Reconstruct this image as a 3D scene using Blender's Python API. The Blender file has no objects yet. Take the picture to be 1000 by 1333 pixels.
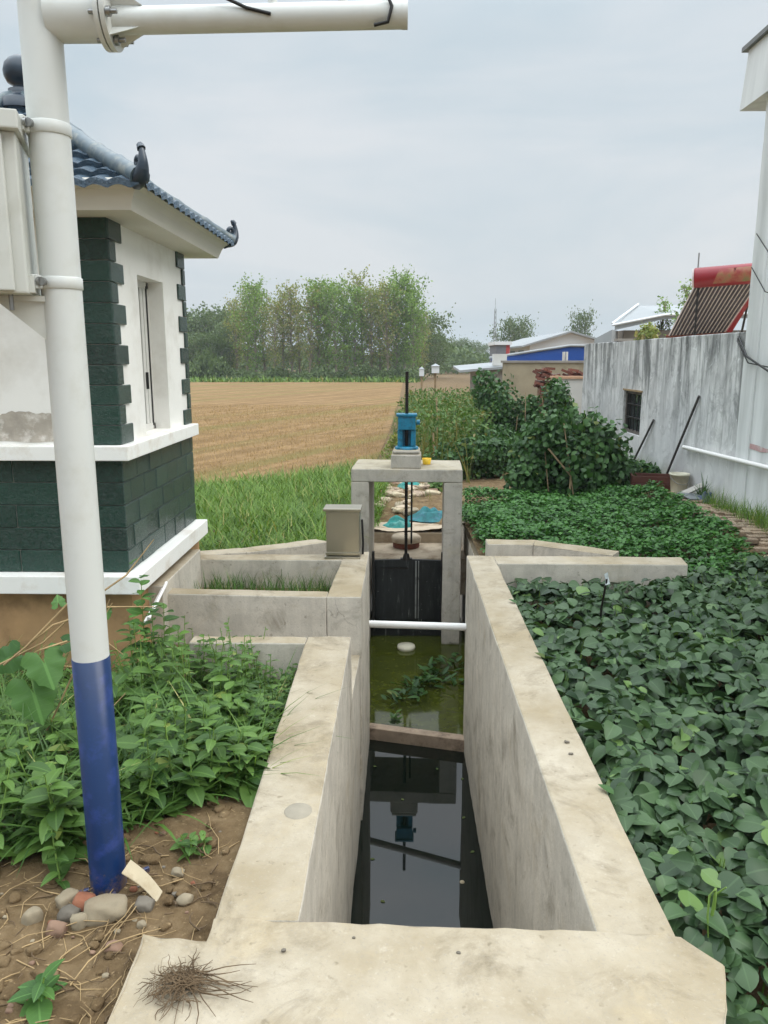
import bpy, bmesh, math, random
import numpy as np
from mathutils import Vector, Matrix, noise
random.seed(7); rng = np.random.default_rng(7)
S = bpy.context.scene; COL = S.collection
PI = math.pi

# ------------------------------------------------------------------ helpers
def lin(r, g, b):
    return tuple(((c/255)/12.92 if c/255 <= .04045 else ((c/255+.055)/1.055)**2.4) for c in (r, g, b)) + (1,)

def tag(o, label=None, cat=None, group=None, kind=None):
    if label: o['label'] = label
    if cat: o['category'] = cat
    if group: o['group'] = group
    if kind: o['kind'] = kind
    return o

def thing(name, label, cat, loc=(0, 0, 0), group=None, rotz=0):
    o = bpy.data.objects.new(name, None); COL.objects.link(o)
    o.location = loc; o.rotation_euler = (0, 0, rotz); o.empty_display_size = .1
    return tag(o, label, cat, group)

def link(name, me, mat=None, parent=None):
    if mat is not None and not me.materials: me.materials.append(mat)
    o = bpy.data.objects.new(name, me); COL.objects.link(o)
    if parent is not None:
        o.parent = parent
    return o

class MB:
    """collects shapes into one mesh, in world or local coordinates"""
    def __init__(s): s.v = []; s.f = []; s.m = []; s.sm = []
    def add(s, vs, fs, mi=0, smooth=False):
        b = len(s.v); s.v += [tuple(p) for p in vs]
        for f in fs: s.f.append([b+i for i in f]); s.m.append(mi); s.sm.append(smooth)
    def box(s, x0, x1, y0, y1, z0, z1, mi=0):
        s.prism([(x0, y0), (x1, y0), (x1, y1), (x0, y1)], z0, z1, mi)
    def prism(s, poly, z0, z1, mi=0):
        n = len(poly)
        a = sum(poly[i][0]*poly[(i+1) % n][1]-poly[(i+1) % n][0]*poly[i][1] for i in range(n))
        if a < 0: poly = poly[::-1]
        vs = [(x, y, z0) for x, y in poly]+[(x, y, z1) for x, y in poly]
        fs = [list(range(n))[::-1], list(range(n, 2*n))]+[[i, (i+1) % n, n+(i+1) % n, n+i] for i in range(n)]
        s.add(vs, fs, mi)
    def obox(s, c, sx, sy, sz, M, mi=0):
        vs = []
        for z in (-.5, .5):
            for x, y in ((-.5, -.5), (.5, -.5), (.5, .5), (-.5, .5)):
                vs.append(tuple(Vector(c)+M @ Vector((x*sx, y*sy, z*sz))))
        s.add(vs, [[3, 2, 1, 0], [4, 5, 6, 7], [0, 1, 5, 4], [1, 2, 6, 5], [2, 3, 7, 6], [3, 0, 4, 7]], mi)
    def tube(s, pts, rad, n=8, mi=0, caps=True, smooth=True):
        pts = [Vector(p) for p in pts]
        if not hasattr(rad, '__len__'): rad = [rad]*len(pts)
        rings = []; prev = None
        for i, p in enumerate(pts):
            d = (pts[min(i+1, len(pts)-1)]-pts[max(i-1, 0)]).normalized()
            if prev is None:
                u = d.orthogonal().normalized()
            else:
                u = (prev-d*prev.dot(d)); u = u.normalized() if u.length > 1e-6 else d.orthogonal().normalized()
            w = d.cross(u); prev = u
            rings.append([p+(u*math.cos(2*PI*k/n)+w*math.sin(2*PI*k/n))*rad[i] for k in range(n)])
        vs = [q for r in rings for q in r]; fs = []
        for i in range(len(pts)-1):
            for k in range(n):
                fs.append([i*n+k, i*n+(k+1) % n, (i+1)*n+(k+1) % n, (i+1)*n+k])
        s.add(vs, fs, mi, smooth)
        if caps:
            s.add(rings[0][::-1], [list(range(n))], mi); s.add(rings[-1], [list(range(n))], mi)
    def lathe(s, c, prof, n=24, mi=0, smooth=True):
        vs = []; fs = []
        for r, z in prof:
            for k in range(n):
                vs.append((c[0]+r*math.cos(2*PI*k/n), c[1]+r*math.sin(2*PI*k/n), c[2]+z))
        for i in range(len(prof)-1):
            for k in range(n):
                fs.append([i*n+k, i*n+(k+1) % n, (i+1)*n+(k+1) % n, (i+1)*n+k])
        s.add(vs, fs, mi, smooth)
        if prof[0][0] > 1e-4: s.add([vs[k] for k in range(n)][::-1], [list(range(n))], mi)
        if prof[-1][0] > 1e-4: s.add(vs[-n:], [list(range(n))], mi)
    def build(s, name, mat, parent=None, bevel=0, seg=2):
        me = bpy.data.meshes.new(name)
        me.from_pydata(s.v, [], s.f)
        mats = mat if isinstance(mat, (list, tuple)) else [mat]
        for m in mats: me.materials.append(m)
        me.polygons.foreach_set('material_index', s.m)
        me.polygons.foreach_set('use_smooth', s.sm)
        me.update()
        if bevel:
            bm = bmesh.new(); bm.from_mesh(me)
            es = [e for e in bm.edges if len(e.link_faces) == 2 and e.calc_face_angle(0) > .6]
            bmesh.ops.bevel(bm, geom=es, offset=bevel, segments=seg, profile=.6, affect='EDGES', clamp_overlap=True)
            bm.to_mesh(me); bm.free()
        return link(name, me, None, parent)

def cast(name, polys, mat, parent=None, bev=.009, jit=.0035, cell=.09):
    """cast concrete: extruded outlines, worn edges, slightly uneven faces. polys: list of (poly, z0, z1)"""
    out = bmesh.new()
    for poly, z0, z1 in polys:
        mb = MB(); mb.prism(list(poly), z0, z1)
        me = bpy.data.meshes.new('tmp'); me.from_pydata(mb.v, [], mb.f)
        bm = bmesh.new(); bm.from_mesh(me)
        # even cuts along axes
        xs = [v.co.x for v in bm.verts]; ys = [v.co.y for v in bm.verts]
        for ax, lo, hi in ((0, min(xs), max(xs)), (1, min(ys), max(ys)), (2, z0, z1)):
            n = min(60, int((hi-lo)/cell))
            for k in range(1, n):
                co = Vector((0, 0, 0)); co[ax] = lo+(hi-lo)*k/n
                no = Vector((0, 0, 0)); no[ax] = 1
                bmesh.ops.bisect_plane(bm, geom=bm.verts[:]+bm.edges[:]+bm.faces[:], plane_co=co, plane_no=no)
        es = [e for e in bm.edges if len(e.link_faces) == 2 and e.calc_face_angle(0) > .5]
        bmesh.ops.bevel(bm, geom=es, offset=bev, segments=2, profile=.5, affect='EDGES', clamp_overlap=True)
        bm.normal_update()
        for v in bm.verts:
            p = v.co
            a = noise.noise(p*3.1)*jit*1.3+noise.noise(p*14)*jit*.9
            v.co = p+v.normal*a
        bm.to_mesh(me); bm.free()
        out.from_mesh(me); bpy.data.meshes.remove(me)
    me = bpy.data.meshes.new(name); out.to_mesh(me); out.free()
    me.polygons.foreach_set('use_smooth', [False]*len(me.polygons))
    return link(name, me, mat, parent)

# ---- leaf clouds (numpy)
def T_ovate(wide=.36, peak=.4, fold=.10, droop=.16, n=5, point=1.0):
    ys = np.linspace(0, 1, n+1); v = []; f = []; uv = []
    for y in ys:
        w = wide*(math.sin(PI*min(1, y)**(math.log(.5)/math.log(peak)))**.8 if 0 < y < 1 else 0)
        if y > .8: w *= point
        z = -droop*y*y
        v += [(-w, y, z+fold*w*2), (0, y, z), (w, y, z+fold*w*2)]
        uv += [(-w, y), (0, y), (w, y)]
    for i in range(n):
        a = i*3
        f += [(a, a+1, a+4, a+3), (a+1, a+2, a+5, a+4)]
    return np.array(v), f, np.array(uv)
def T_blade(w=.5, bend=.35, n=3):
    v = []; f = []; uv = []
    for i in range(n+1):
        y = i/n; ww = w*(1-y**1.6)*.5+.02*w
        z = -bend*y*y
        v += [(-ww, y, z), (ww, y, z)]; uv += [(-ww, y), (ww, y)]
    for i in range(n): f.append((2*i, 2*i+1, 2*i+3, 2*i+2))
    return np.array(v), f, np.array(uv)
def T_diamond():
    v = np.array([(0, 0, 0), (.38, .45, .07), (0, 1, -.08), (-.38, .45, .07)]); return v, [(0, 1, 2, 3)], v[:, :2].copy()
def T_lobed(n=5):
    v = [(0, .08, 0)]; uv = [(0, .08)]
    m = 20
    for i in range(m+1):
        a = -PI*.93+2*PI*.93*i/m
        r = .36+.17*max(0, math.cos(a*2.5))+.05*math.cos(a*12)
        r *= 1.0 if abs(a) < 2.4 else .8
        x = math.sin(a)*r; y = .36+math.cos(a)*r*1.05
        v.append((x, y, -.25*(x*x)-.18*y*y+.04*math.cos(a*5))); uv.append((x, y))
    v[0] = (0, .36, .03)
    f = [(0, i+2, i+1) for i in range(m)]
    return np.array(v), f, np.array(uv)

def norm(a): return a/np.maximum(1e-9, np.linalg.norm(a, axis=1, keepdims=True))
def leafmesh(name, P, D, N, L, W, tmpl):
    """P points, D tip direction, N normal, L length, W width scale"""
    tv, tf, tuv = tmpl; n = len(P); k = len(tv)
    P = np.asarray(P, float); D = norm(np.asarray(D, float)); N = np.asarray(N, float)
    X = norm(np.cross(D, N)); N = np.cross(X, D)
    L = np.broadcast_to(np.asarray(L, float), (n,)); W = np.broadcast_to(np.asarray(W, float), (n,))
    V = (P[:, None, :]+X[:, None, :]*(tv[None, :, 0:1]*W[:, None, None])+D[:, None, :]*(tv[None, :, 1:2]*L[:, None, None])
         + N[:, None, :]*(tv[None, :, 2:3]*L[:, None, None])).reshape(-1, 3)
    fl = np.array([len(f) for f in tf]); flat = np.concatenate([np.array(f) for f in tf])
    loops = (flat[None, :]+np.arange(n)[:, None]*k).reshape(-1)
    sizes = np.tile(fl, n); starts = np.concatenate([[0], np.cumsum(sizes)[:-1]])
    me = bpy.data.meshes.new(name)
    me.vertices.add(n*k); me.vertices.foreach_set('co', V.ravel())
    me.loops.add(len(loops)); me.loops.foreach_set('vertex_index', loops.astype(np.int32))
    me.polygons.add(len(sizes)); me.polygons.foreach_set('loop_start', starts.astype(np.int32))
    me.polygons.foreach_set('use_smooth', np.ones(len(sizes), bool))
    uvl = me.uv_layers.new(name='leaf'); uvl.data.foreach_set('uv', tuv[loops % k].ravel())
    me.update(calc_edges=True)
    return me

def rand_dir(n): return norm(rng.normal(size=(n, 3)))
def horiz(a): return np.stack([np.cos(a), np.sin(a), np.zeros_like(a)], 1)

# ------------------------------------------------------------------ materials
def newmat(name):
    m = bpy.data.materials.new(name); m.use_nodes = True
    nt = m.node_tree; b = nt.nodes['Principled BSDF']
    return m, nt, b
def nd(nt, t, **k):
    n = nt.nodes.new(t)
    for a, v in k.items():
        if a in n.inputs.keys() if isinstance(a, str) else False: n.inputs[a].default_value = v
        else: setattr(n, a, v)
    return n
def texco(nt, scale=(1, 1, 1), kind='Object', rot=(0, 0, 0)):
    tc = nt.nodes.new('ShaderNodeTexCoord'); mp = nt.nodes.new('ShaderNodeMapping')
    mp.inputs['Scale'].default_value = scale; mp.inputs['Rotation'].default_value = rot
    nt.links.new(tc.outputs[kind], mp.inputs['Vector']); return mp.outputs['Vector']
def geo_pos(nt, scale=(1, 1, 1)):
    g = nt.nodes.new('ShaderNodeNewGeometry'); mp = nt.nodes.new('ShaderNodeMapping')
    mp.inputs['Scale'].default_value = scale
    nt.links.new(g.outputs['Position'], mp.inputs['Vector']); return mp.outputs['Vector']
def noi(nt, vec, scale, detail=6, rough=.6, dist=0):
    n = nt.nodes.new('ShaderNodeTexNoise'); n.inputs['Scale'].default_value = scale
    n.inputs['Detail'].default_value = detail; n.inputs['Roughness'].default_value = rough
    n.inputs['Distortion'].default_value = dist
    nt.links.new(vec, n.inputs['Vector']); return n.outputs['Fac']
def ramp(nt, fac, stops):
    r = nt.nodes.new('ShaderNodeValToRGB'); e = r.color_ramp.elements
    while len(e) > 1: e.remove(e[-1])
    e[0].position = stops[0][0]; e[0].color = stops[0][1]
    for p, c in stops[1:]:
        x = e.new(p); x.color = c
    nt.links.new(fac, r.inputs['Fac']); return r.outputs['Color']
def bw(v): return (v, v, v, 1)
def mix(nt, fac, a, b, mode='MIX'):
    m = nt.nodes.new('ShaderNodeMix'); m.data_type = 'RGBA'; m.blend_type = mode
    for sock, val in ((m.inputs['Factor'], fac), (m.inputs['A'], a), (m.inputs['B'], b)):
        pass
    f, A, B = m.inputs[0], m.inputs[6], m.inputs[7]
    for s_, v in ((f, fac), (A, a), (B, b)):
        if hasattr(v, 'is_linked'): nt.links.new(v, s_)
        else: s_.default_value = v
    return m.outputs[2]
def math_(nt, op, a, b=0.0, clamp=False):
    m = nt.nodes.new('ShaderNodeMath'); m.operation = op; m.use_clamp = clamp
    for i, v in enumerate((a, b)):
        if hasattr(v, 'is_linked'): nt.links.new(v, m.inputs[i])
        else: m.inputs[i].default_value = v
    return m.outputs[0]
def bump(nt, b, h, strength=.3, dist=.01):
    n = nt.nodes.new('ShaderNodeBump'); n.inputs['Strength'].default_value = strength; n.inputs['Distance'].default_value = dist
    nt.links.new(h, n.inputs['Height']); nt.links.new(n.outputs['Normal'], b.inputs['Normal'])

def plain(name, col, rough=.6, metal=0., var=.12, scale=20, bumps=.0, dirt=None, spec=.5, dirtscale=4):
    m, nt, b = newmat(name)
    v = geo_pos(nt)
    n1 = noi(nt, v, scale, 5)
    c = tuple(x*(1-var) for x in col[:3])+(1,); d = tuple(min(1, x*(1+var)) for x in col[:3])+(1,)
    o = ramp(nt, n1, [(.3, c), (.7, d)])
    if dirt:
        n2 = noi(nt, v, dirtscale, 8, .65)
        o = mix(nt, ramp(nt, n2, [(.5, bw(0)), (.72, bw(1))]), o, dirt)
    nt.links.new(o, b.inputs['Base Color'])
    b.inputs['Roughness'].default_value = rough; b.inputs['Metallic'].default_value = metal
    b.inputs['Specular IOR Level'].default_value = spec
    if bumps: bump(nt, b, n1, bumps, .01)
    return m

def concrete(name, base, dust, stain, streak=.3):
    m, nt, b = newmat(name)
    v = geo_pos(nt)
    big = noi(nt, v, 1.3, 6, .62); mid = noi(nt, v, 6, 8, .65, .4); fine = noi(nt, v, 55, 5, .7)
    c = ramp(nt, mid, [(.28, tuple(x*.80 for x in base[:3])+(1,)), (.5, base), (.75, tuple(min(1, x*1.14) for x in base[:3])+(1,))])
    # settled yellow dust lies on the faces that look up
    g = nt.nodes.new('ShaderNodeNewGeometry'); sx = nt.nodes.new('ShaderNodeSeparateXYZ')
    nt.links.new(g.outputs['Normal'], sx.inputs[0])
    up = ramp(nt, sx.outputs['Z'], [(.55, bw(0)), (.9, bw(1))])
    dm = mix(nt, ramp(nt, big, [(.30, bw(.45)), (.62, bw(1))]), bw(0), up)
    dcol = mix(nt, ramp(nt, mid, [(.42, bw(0)), (.62, bw(.9))]), dust, tuple(min(1, x*f) for x, f in zip(dust[:3], (1.12, 1.14, 1.2)))+(1,))
    c = mix(nt, dm, c, dcol)
    # brown blots
    blot = noi(nt, v, 3.2, 10, .74, .6)
    c = mix(nt, ramp(nt, blot, [(.52, bw(0)), (.68, bw(.6))]), c, stain)
    pale = noi(nt, v, 2.1, 9, .72, .9)
    c = mix(nt, ramp(nt, pale, [(.55, bw(0)), (.68, bw(.5))]), c, tuple(min(1, x*1.5) for x in dust[:3])+(1,))
    pit = noi(nt, v, 26, 3, .5)
    c = mix(nt, ramp(nt, pit, [(.66, bw(0)), (.74, bw(.45))]), c, stain)
    # pores, grit, splashes of mud and a few hairline cracks
    grit = noi(nt, v, 120, 2, .6); c = mix(nt, ramp(nt, grit, [(.60, bw(0)), (.68, bw(.4))]), c, tuple(x*.5 for x in base[:3])+(1,))
    grit2 = noi(nt, v, 75, 3, .6, .3); c = mix(nt, ramp(nt, grit2, [(.62, bw(0)), (.68, bw(.12))]), c, tuple(min(1, x*1.1) for x in base[:3])+(1,))
    mud = noi(nt, v, 5.5, 12, .8, .3); c = mix(nt, ramp(nt, mud, [(.62, bw(0)), (.66, bw(.32))]), c, stain)
    scab = noi(nt, v, 8.5, 12, .78, .2); c = mix(nt, ramp(nt, scab, [(.60, bw(0)), (.68, bw(.28))]), c, tuple(min(1, x*1.05) for x in base[:3])+(1,))
    wv_ = nt.nodes.new('ShaderNodeTexNoise'); wv_.inputs['Scale'].default_value = 4; wv_.inputs['Detail'].default_value = 6; nt.links.new(v, wv_.inputs['Vector'])
    dv_ = nt.nodes.new('ShaderNodeVectorMath'); dv_.operation = 'MULTIPLY_ADD'; dv_.inputs[1].default_value = (.35, .35, .35); nt.links.new(wv_.outputs['Color'], dv_.inputs[0]); nt.links.new(v, dv_.inputs[2])
    vo = nt.nodes.new('ShaderNodeTexVoronoi'); vo.feature = 'DISTANCE_TO_EDGE'; vo.inputs['Scale'].default_value = .9; nt.links.new(dv_.outputs[0], vo.inputs['Vector'])
    crk = math_(nt, 'MULTIPLY', ramp(nt, vo.outputs['Distance'], [(0, bw(.45)), (.002, bw(.3)), (.004, bw(0))]), ramp(nt, big, [(.56, bw(0)), (.64, bw(1))]))
    c = mix(nt, crk, c, (.05, .042, .032, 1))
    # vertical runs on the sides
    vs = geo_pos(nt, (9, 9, .35)); st = noi(nt, vs, 1.6, 5, .6)
    side = math_(nt, 'SUBTRACT', 1.0, up)
    sf = mix(nt, ramp(nt, st, [(.46, bw(0)), (.68, bw(streak))]), bw(0), side, 'MIX')
    sfm = math_(nt, 'MULTIPLY', ramp(nt, st, [(.45, bw(0)), (.68, bw(streak))]), side)
    c = mix(nt, sfm, c, tuple(x*.6 for x in base[:3])+(1,))
    # faint horizontal form-board lines
    vb = geo_pos(nt, (.15, .15, 11)); hb = noi(nt, vb, 1.5, 3, .5)
    hbm = math_(nt, 'MULTIPLY', ramp(nt, hb, [(.5, bw(0)), (.7, bw(.22))]), side)
    c = mix(nt, hbm, c, tuple(x*.75 for x in base[:3])+(1,))
    # damp, dark foot just above the water of the channel
    pz_ = nt.nodes.new('ShaderNodeSeparateXYZ'); nt.links.new(g.outputs['Position'], pz_.inputs[0])
    wet = math_(nt, 'ADD', pz_.outputs['Z'], math_(nt, 'MULTIPLY', mid, .16))
    wf = ramp(nt, math_(nt, 'ADD', wet, 2.0), [(.36, bw(.85)), (.40, bw(0))])
    c = mix(nt, wf, c, (.022, .022, .014, 1))
    nt.links.new(c, b.inputs['Base Color']); b.inputs['Roughness'].default_value = .86
    b.inputs['Specular IOR Level'].default_value = .3
    h = math_(nt, 'ADD', math_(nt, 'MULTIPLY', fine, .7), mid)
    bump(nt, b, h, .5, .008)
    return m

def leafmat(name, dark, light, rough=.5, transl=.25, vein=.18, yellow=None, yfrac=.03, spec=.35):
    m, nt, b = newmat(name)
    g = nt.nodes.new('ShaderNodeNewGeometry')
    stops = [(0, dark), (.5, tuple((a+c)/2 for a, c in zip(dark, light))), (1-yfrac-.001 if yellow else 1, light)]
    if yellow: stops += [(1-yfrac, yellow), (1, yellow)]
    c = ramp(nt, g.outputs['Random Per Island'], stops)
    v = geo_pos(nt); n = noi(nt, v, 1.7, 3)
    c = mix(nt, ramp(nt, n, [(.35, bw(0)), (.68, bw(.35))]), c, light)
    if vein:
        uv = nt.nodes.new('ShaderNodeUVMap'); uv.uv_map = 'leaf'
        sx = nt.nodes.new('ShaderNodeSeparateXYZ'); nt.links.new(uv.outputs[0], sx.inputs[0])
        ax = math_(nt, 'ABSOLUTE', sx.outputs['X'])
        rib = ramp(nt, ax, [(.0, bw(vein)), (.018, bw(vein)), (.035, bw(0))])
        # side veins run off the midrib
        ph = math_(nt, 'FRACT', math_(nt, 'MULTIPLY', math_(nt, 'SUBTRACT', sx.outputs['Y'], math_(nt, 'MULTIPLY', ax, .7)), 7.0))
        sv = ramp(nt, ph, [(.0, bw(vein*.6)), (.07, bw(0)), (.93, bw(0)), (1, bw(vein*.6))])
        c = mix(nt, rib, c, tuple(min(1, x*1.9+.03) for x in light[:3])+(1,))
        c = mix(nt, sv, c, tuple(min(1, x*1.5) for x in light[:3])+(1,))
    nt.links.new(c, b.inputs['Base Color']); b.inputs['Roughness'].default_value = rough
    b.inputs['Specular IOR Level'].default_value = spec
    if transl:
        t = nt.nodes.new('ShaderNodeBsdfTranslucent'); ms = nt.nodes.new('ShaderNodeMixShader')
        nt.links.new(mix(nt, 1.0, c, (1.25, 1.3, .6, 1), 'MULTIPLY'), t.inputs['Color'])
        ms.inputs[0].default_value = transl
        nt.links.new(b.outputs[0], ms.inputs[1]); nt.links.new(t.outputs[0], ms.inputs[2])
        nt.links.new(ms.outputs[0], nt.nodes['Material Output'].inputs['Surface'])
    return m

M = {}
M['conc'] = concrete('cast_concrete', lin(200, 192, 178), lin(148, 134, 108), lin(100, 88, 66))
M['gate_conc'] = concrete('grey_concrete', lin(182, 175, 164), lin(152, 142, 120), lin(104, 94, 76))
M['apron'] = plain('pale_concrete', lin(176, 160, 138), .9, var=.12, scale=9, dirt=lin(120, 100, 75))
M['white_paint'] = plain('pole_white_paint', lin(208, 210, 206), .38, var=.02, scale=3, dirt=lin(200, 201, 194), dirtscale=9, spec=.5)
M['blue_paint'] = plain('pole_blue_paint', lin(10, 42, 84), .3, var=.12, scale=6, dirt=lin(40, 60, 120), dirtscale=14)
mt_ = M['blue_paint'].node_tree; bs_ = mt_.nodes['Principled BSDF']; old = bs_.inputs['Base Color'].links[0].from_socket
sp_ = nd(mt_, 'ShaderNodeSeparateXYZ'); mt_.links.new(geo_pos(mt_), sp_.inputs[0])
spl = math_(mt_, 'ADD', sp_.outputs['Z'], math_(mt_, 'MULTIPLY', noi(mt_, geo_pos(mt_), 22, 8, .75), .5))
mt_.links.new(mix(mt_, ramp(mt_, spl, [(.16, bw(.7)), (.24, bw(0))]), old, lin(112, 92, 68)), bs_.inputs['Base Color'])
M['cab_paint'] = plain('cabinet_paint', lin(200, 201, 194), .45, var=.02, scale=3, dirt=lin(186, 186, 176), dirtscale=5)
M['steel'] = plain('bolt_steel', lin(150, 150, 148), .4, .9, scale=60)
M['dark_steel'] = plain('dark_steel', lin(48, 46, 44), .5, .6, scale=60)
M['cable'] = plain('black_cable', lin(22, 22, 22), .5)
M['stucco'] = plain('white_stucco', lin(236, 234, 228), .75, var=.02, scale=5, dirt=lin(215, 211, 202), dirtscale=2.2)
M['trim'] = plain('white_trim', lin(240, 239, 234), .6, var=.02, scale=6, dirt=lin(216, 208, 196), dirtscale=6)
M['eave_paint'] = plain('eave_paint', lin(214, 209, 198), .7, var=.03, scale=4)
M['plaster_base'] = plain('brown_plaster_base', lin(172, 138, 98), .9, var=.14, scale=5, dirt=lin(120, 95, 66), dirtscale=3, bumps=.2)
M['render_patch'] = plain('bare_grey_render', lin(168, 160, 148), .9, var=.15, scale=14, dirt=lin(226, 222, 214), dirtscale=12, bumps=.4)
M['frame'] = plain('window_frame_alu', lin(216, 214, 208), .35, .1, var=.03)
M['black_gap'] = plain('black_gasket', lin(18, 18, 18), .6)
M['ridge'] = plain('glazed_ridge_tile', lin(76, 92, 100), .35, var=.2, scale=12, dirt=lin(130, 132, 124), dirtscale=14)
M['finial'] = plain('glazed_dark_finial', lin(40, 52, 64), .28, var=.2, scale=20)
M['net'] = plain('teal_net', lin(18, 118, 112), .7, var=.4, scale=14, dirt=lin(90, 146, 138), dirtscale=10)
M['hoist'] = plain('blue_enamel', lin(18, 116, 148), .35, var=.15, scale=18, dirt=lin(24, 74, 88), dirtscale=16)
M['screw'] = plain('oiled_screw', lin(36, 30, 26), .45, .5, var=.3, scale=50)
M['rust'] = plain('rust', lin(108, 58, 40), .85, var=.3, scale=18, dirt=lin(70, 40, 30), dirtscale=9)
M['stainless'] = plain('stainless', lin(178, 170, 152), .30, .85, var=.05, scale=3)
M['pvc'] = plain('white_pvc', lin(232, 230, 226), .4, var=.03)
M['board'] = plain('weathered_board', lin(160, 140, 120), .85, var=.2, scale=10, dirt=lin(80, 62, 48), dirtscale=6)
M['yellow'] = plain('yellow_plastic', lin(226, 186, 40), .45, var=.06)
M['foam'] = plain('foam_disc', lin(206, 200, 178), .8, var=.08, scale=20)
M['stone'] = plain('field_stone', lin(140, 128, 106), .85, var=.22, scale=14, dirt=lin(112, 98, 78), dirtscale=7, bumps=.4)
M['brick'] = plain('broken_brick', lin(128, 80, 58), .9, var=.22, scale=20, dirt=lin(120, 84, 60), dirtscale=10, bumps=.4)
M['stone_pink'] = plain('reddish_stone', lin(126, 100, 82), .85, var=.22, scale=14, bumps=.4)
M['stone_dark'] = plain('grey_stone', lin(104, 97, 86), .85, var=.22, scale=14, bumps=.4)
M['scrap'] = plain('pale_scrap', lin(180, 166, 138), .6, var=.08, scale=12, dirt=lin(150, 128, 96), dirtscale=9)
M['straw'] = plain('dry_straw', lin(156, 132, 94), .85, var=.3, scale=9)
M['deadweed'] = plain('dead_weed', lin(96, 78, 56), .9, var=.3, scale=14)
M['stick'] = plain('bare_stick', lin(150, 128, 96), .85, var=.2, scale=9)
M['bark'] = plain('grey_bark', lin(140, 130, 112), .9, var=.25, scale=4)
M['stem'] = plain('green_stem', lin(110, 140, 60), .6, var=.25, scale=9)
M['plastic_bag'] = plain('plastic_scrap', lin(170, 178, 176), .3, var=.03)

def tilemat(name, col, var):
    m, nt, b = newmat(name)
    g = nt.nodes.new('ShaderNodeNewGeometry'); v = geo_pos(nt)
    c = ramp(nt, g.outputs['Random Per Island'], [(0, tuple(x*(1-var) for x in col[:3])+(1,)), (1, tuple(x*(1+var) for x in col[:3])+(1,))])
    n = noi(nt, v, 30, 5, .7, 1.5)
    c = mix(nt, ramp(nt, n, [(.45, bw(0)), (.72, bw(.5))]), c, tuple(min(1, x*2.0+.01) for x in col[:3])+(1,))
    nt.links.new(c, b.inputs['Base Color']); b.inputs['Roughness'].default_value = .24
    bump(nt, b, noi(nt, v, 30, 5, .65, 2.5), .9, .012)
    return m
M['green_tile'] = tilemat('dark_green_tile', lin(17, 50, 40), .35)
M['green_tile_side'] = tilemat('grey_green_tile', lin(48, 66, 60), .25)  # paler, greyer green for the tiles on the side faces
M['grout'] = plain('grout', lin(150, 150, 140), .9)
M['roof_tile'] = tilemat('blue_grey_roof_tile', lin(58, 78, 94), .3)

# leaves
M['leaf_bean'] = leafmat('bean_leaf', lin(30, 52, 32), lin(78, 104, 66), .40, .18, .16, lin(104, 132, 70), .025)
M['leaf_potato'] = leafmat('pale_broad_leaf', lin(62, 88, 50), lin(90, 118, 68), .5, .18, .2)
M['leaf_weed'] = leafmat('weed_leaf', lin(38, 70, 29), lin(96, 128, 58), .5, .24, .2, lin(136, 150, 76), .02)
M['grass'] = leafmat('grass_blade', lin(54, 90, 30), lin(118, 148, 60), .5, .25, 0, lin(160, 152, 94), .06)
M['grass_dark'] = leafmat('dark_grass_blade', lin(40, 72, 28), lin(88, 122, 52), .5, .25, 0, lin(176, 170, 110), .04)
M['leaf_crop'] = leafmat('peanut_leaf', lin(34, 74, 30), lin(82, 130, 58), .5, .22, 0)
M['leaf_vine'] = leafmat('climbing_bean_leaf', lin(28, 58, 28), lin(74, 110, 56), .5, .2, 0, lin(110, 118, 58), .02)
M['leaf_gourd'] = leafmat('gourd_leaf', lin(40, 74, 38), lin(92, 132, 64), .5, .3, .3)
M['leaf_poplar'] = leafmat('poplar_leaf', lin(92, 108, 52), lin(156, 164, 94), .6, .35, 0, lin(168, 152, 108), .22)
M['leaf_poplar_dark'] = leafmat('green_poplar_leaf', lin(74, 108, 42), lin(138, 166, 82), .55, .3, 0)
M['leaf_far'] = leafmat('far_tree_leaf', lin(62, 84, 48), lin(104, 122, 72), .6, .25, 0)
M['leaf_weed_far'] = leafmat('roadside_weed_leaf', lin(48, 78, 34), lin(94, 122, 58), .55, .25, 0, lin(136, 124, 80), .10)
M['leaf_dry'] = leafmat('dry_leaf', lin(112, 108, 66), lin(150, 138, 88), .7, .3, 0, lin(76, 96, 48), .45)
M['stubble'] = leafmat('wheat_stubble', lin(128, 102, 66), lin(176, 148, 104), .8, .2, 0)

# ------------------------------------------------------------------ ground
HOLES = [(-.42, .69, 1.6, 6.25), (-.46, .80, 6.2, 9.72), (-1.62, -.42, 5.1, 6.25)]
def sm(a, b, x):
    t = np.clip((x-a)/(b-a), 0, 1); return t*t*(3-2*t)
def H(x, y):
    x = np.asarray(x, float); y = np.asarray(y, float)
    left = -.06-.32*sm(2.4, 4.4, y)
    right = -.34+0*y
    z = np.where(x < .1, left, right)
    far = -.30-.15*sm(7, 13, y)
    z = z+(far-z)*sm(6.0, 7.0, y)
    z = z+.17*sm(2.6, 3.8, x)*(1-sm(17, 30, y))*sm(6.5, 8, y)
    z = z-.32*np.exp(-((x-.05)/1.1)**2-((y-10.05)/.6)**2)
    return z
def hz(x, y): return float(H(x, y))

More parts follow.
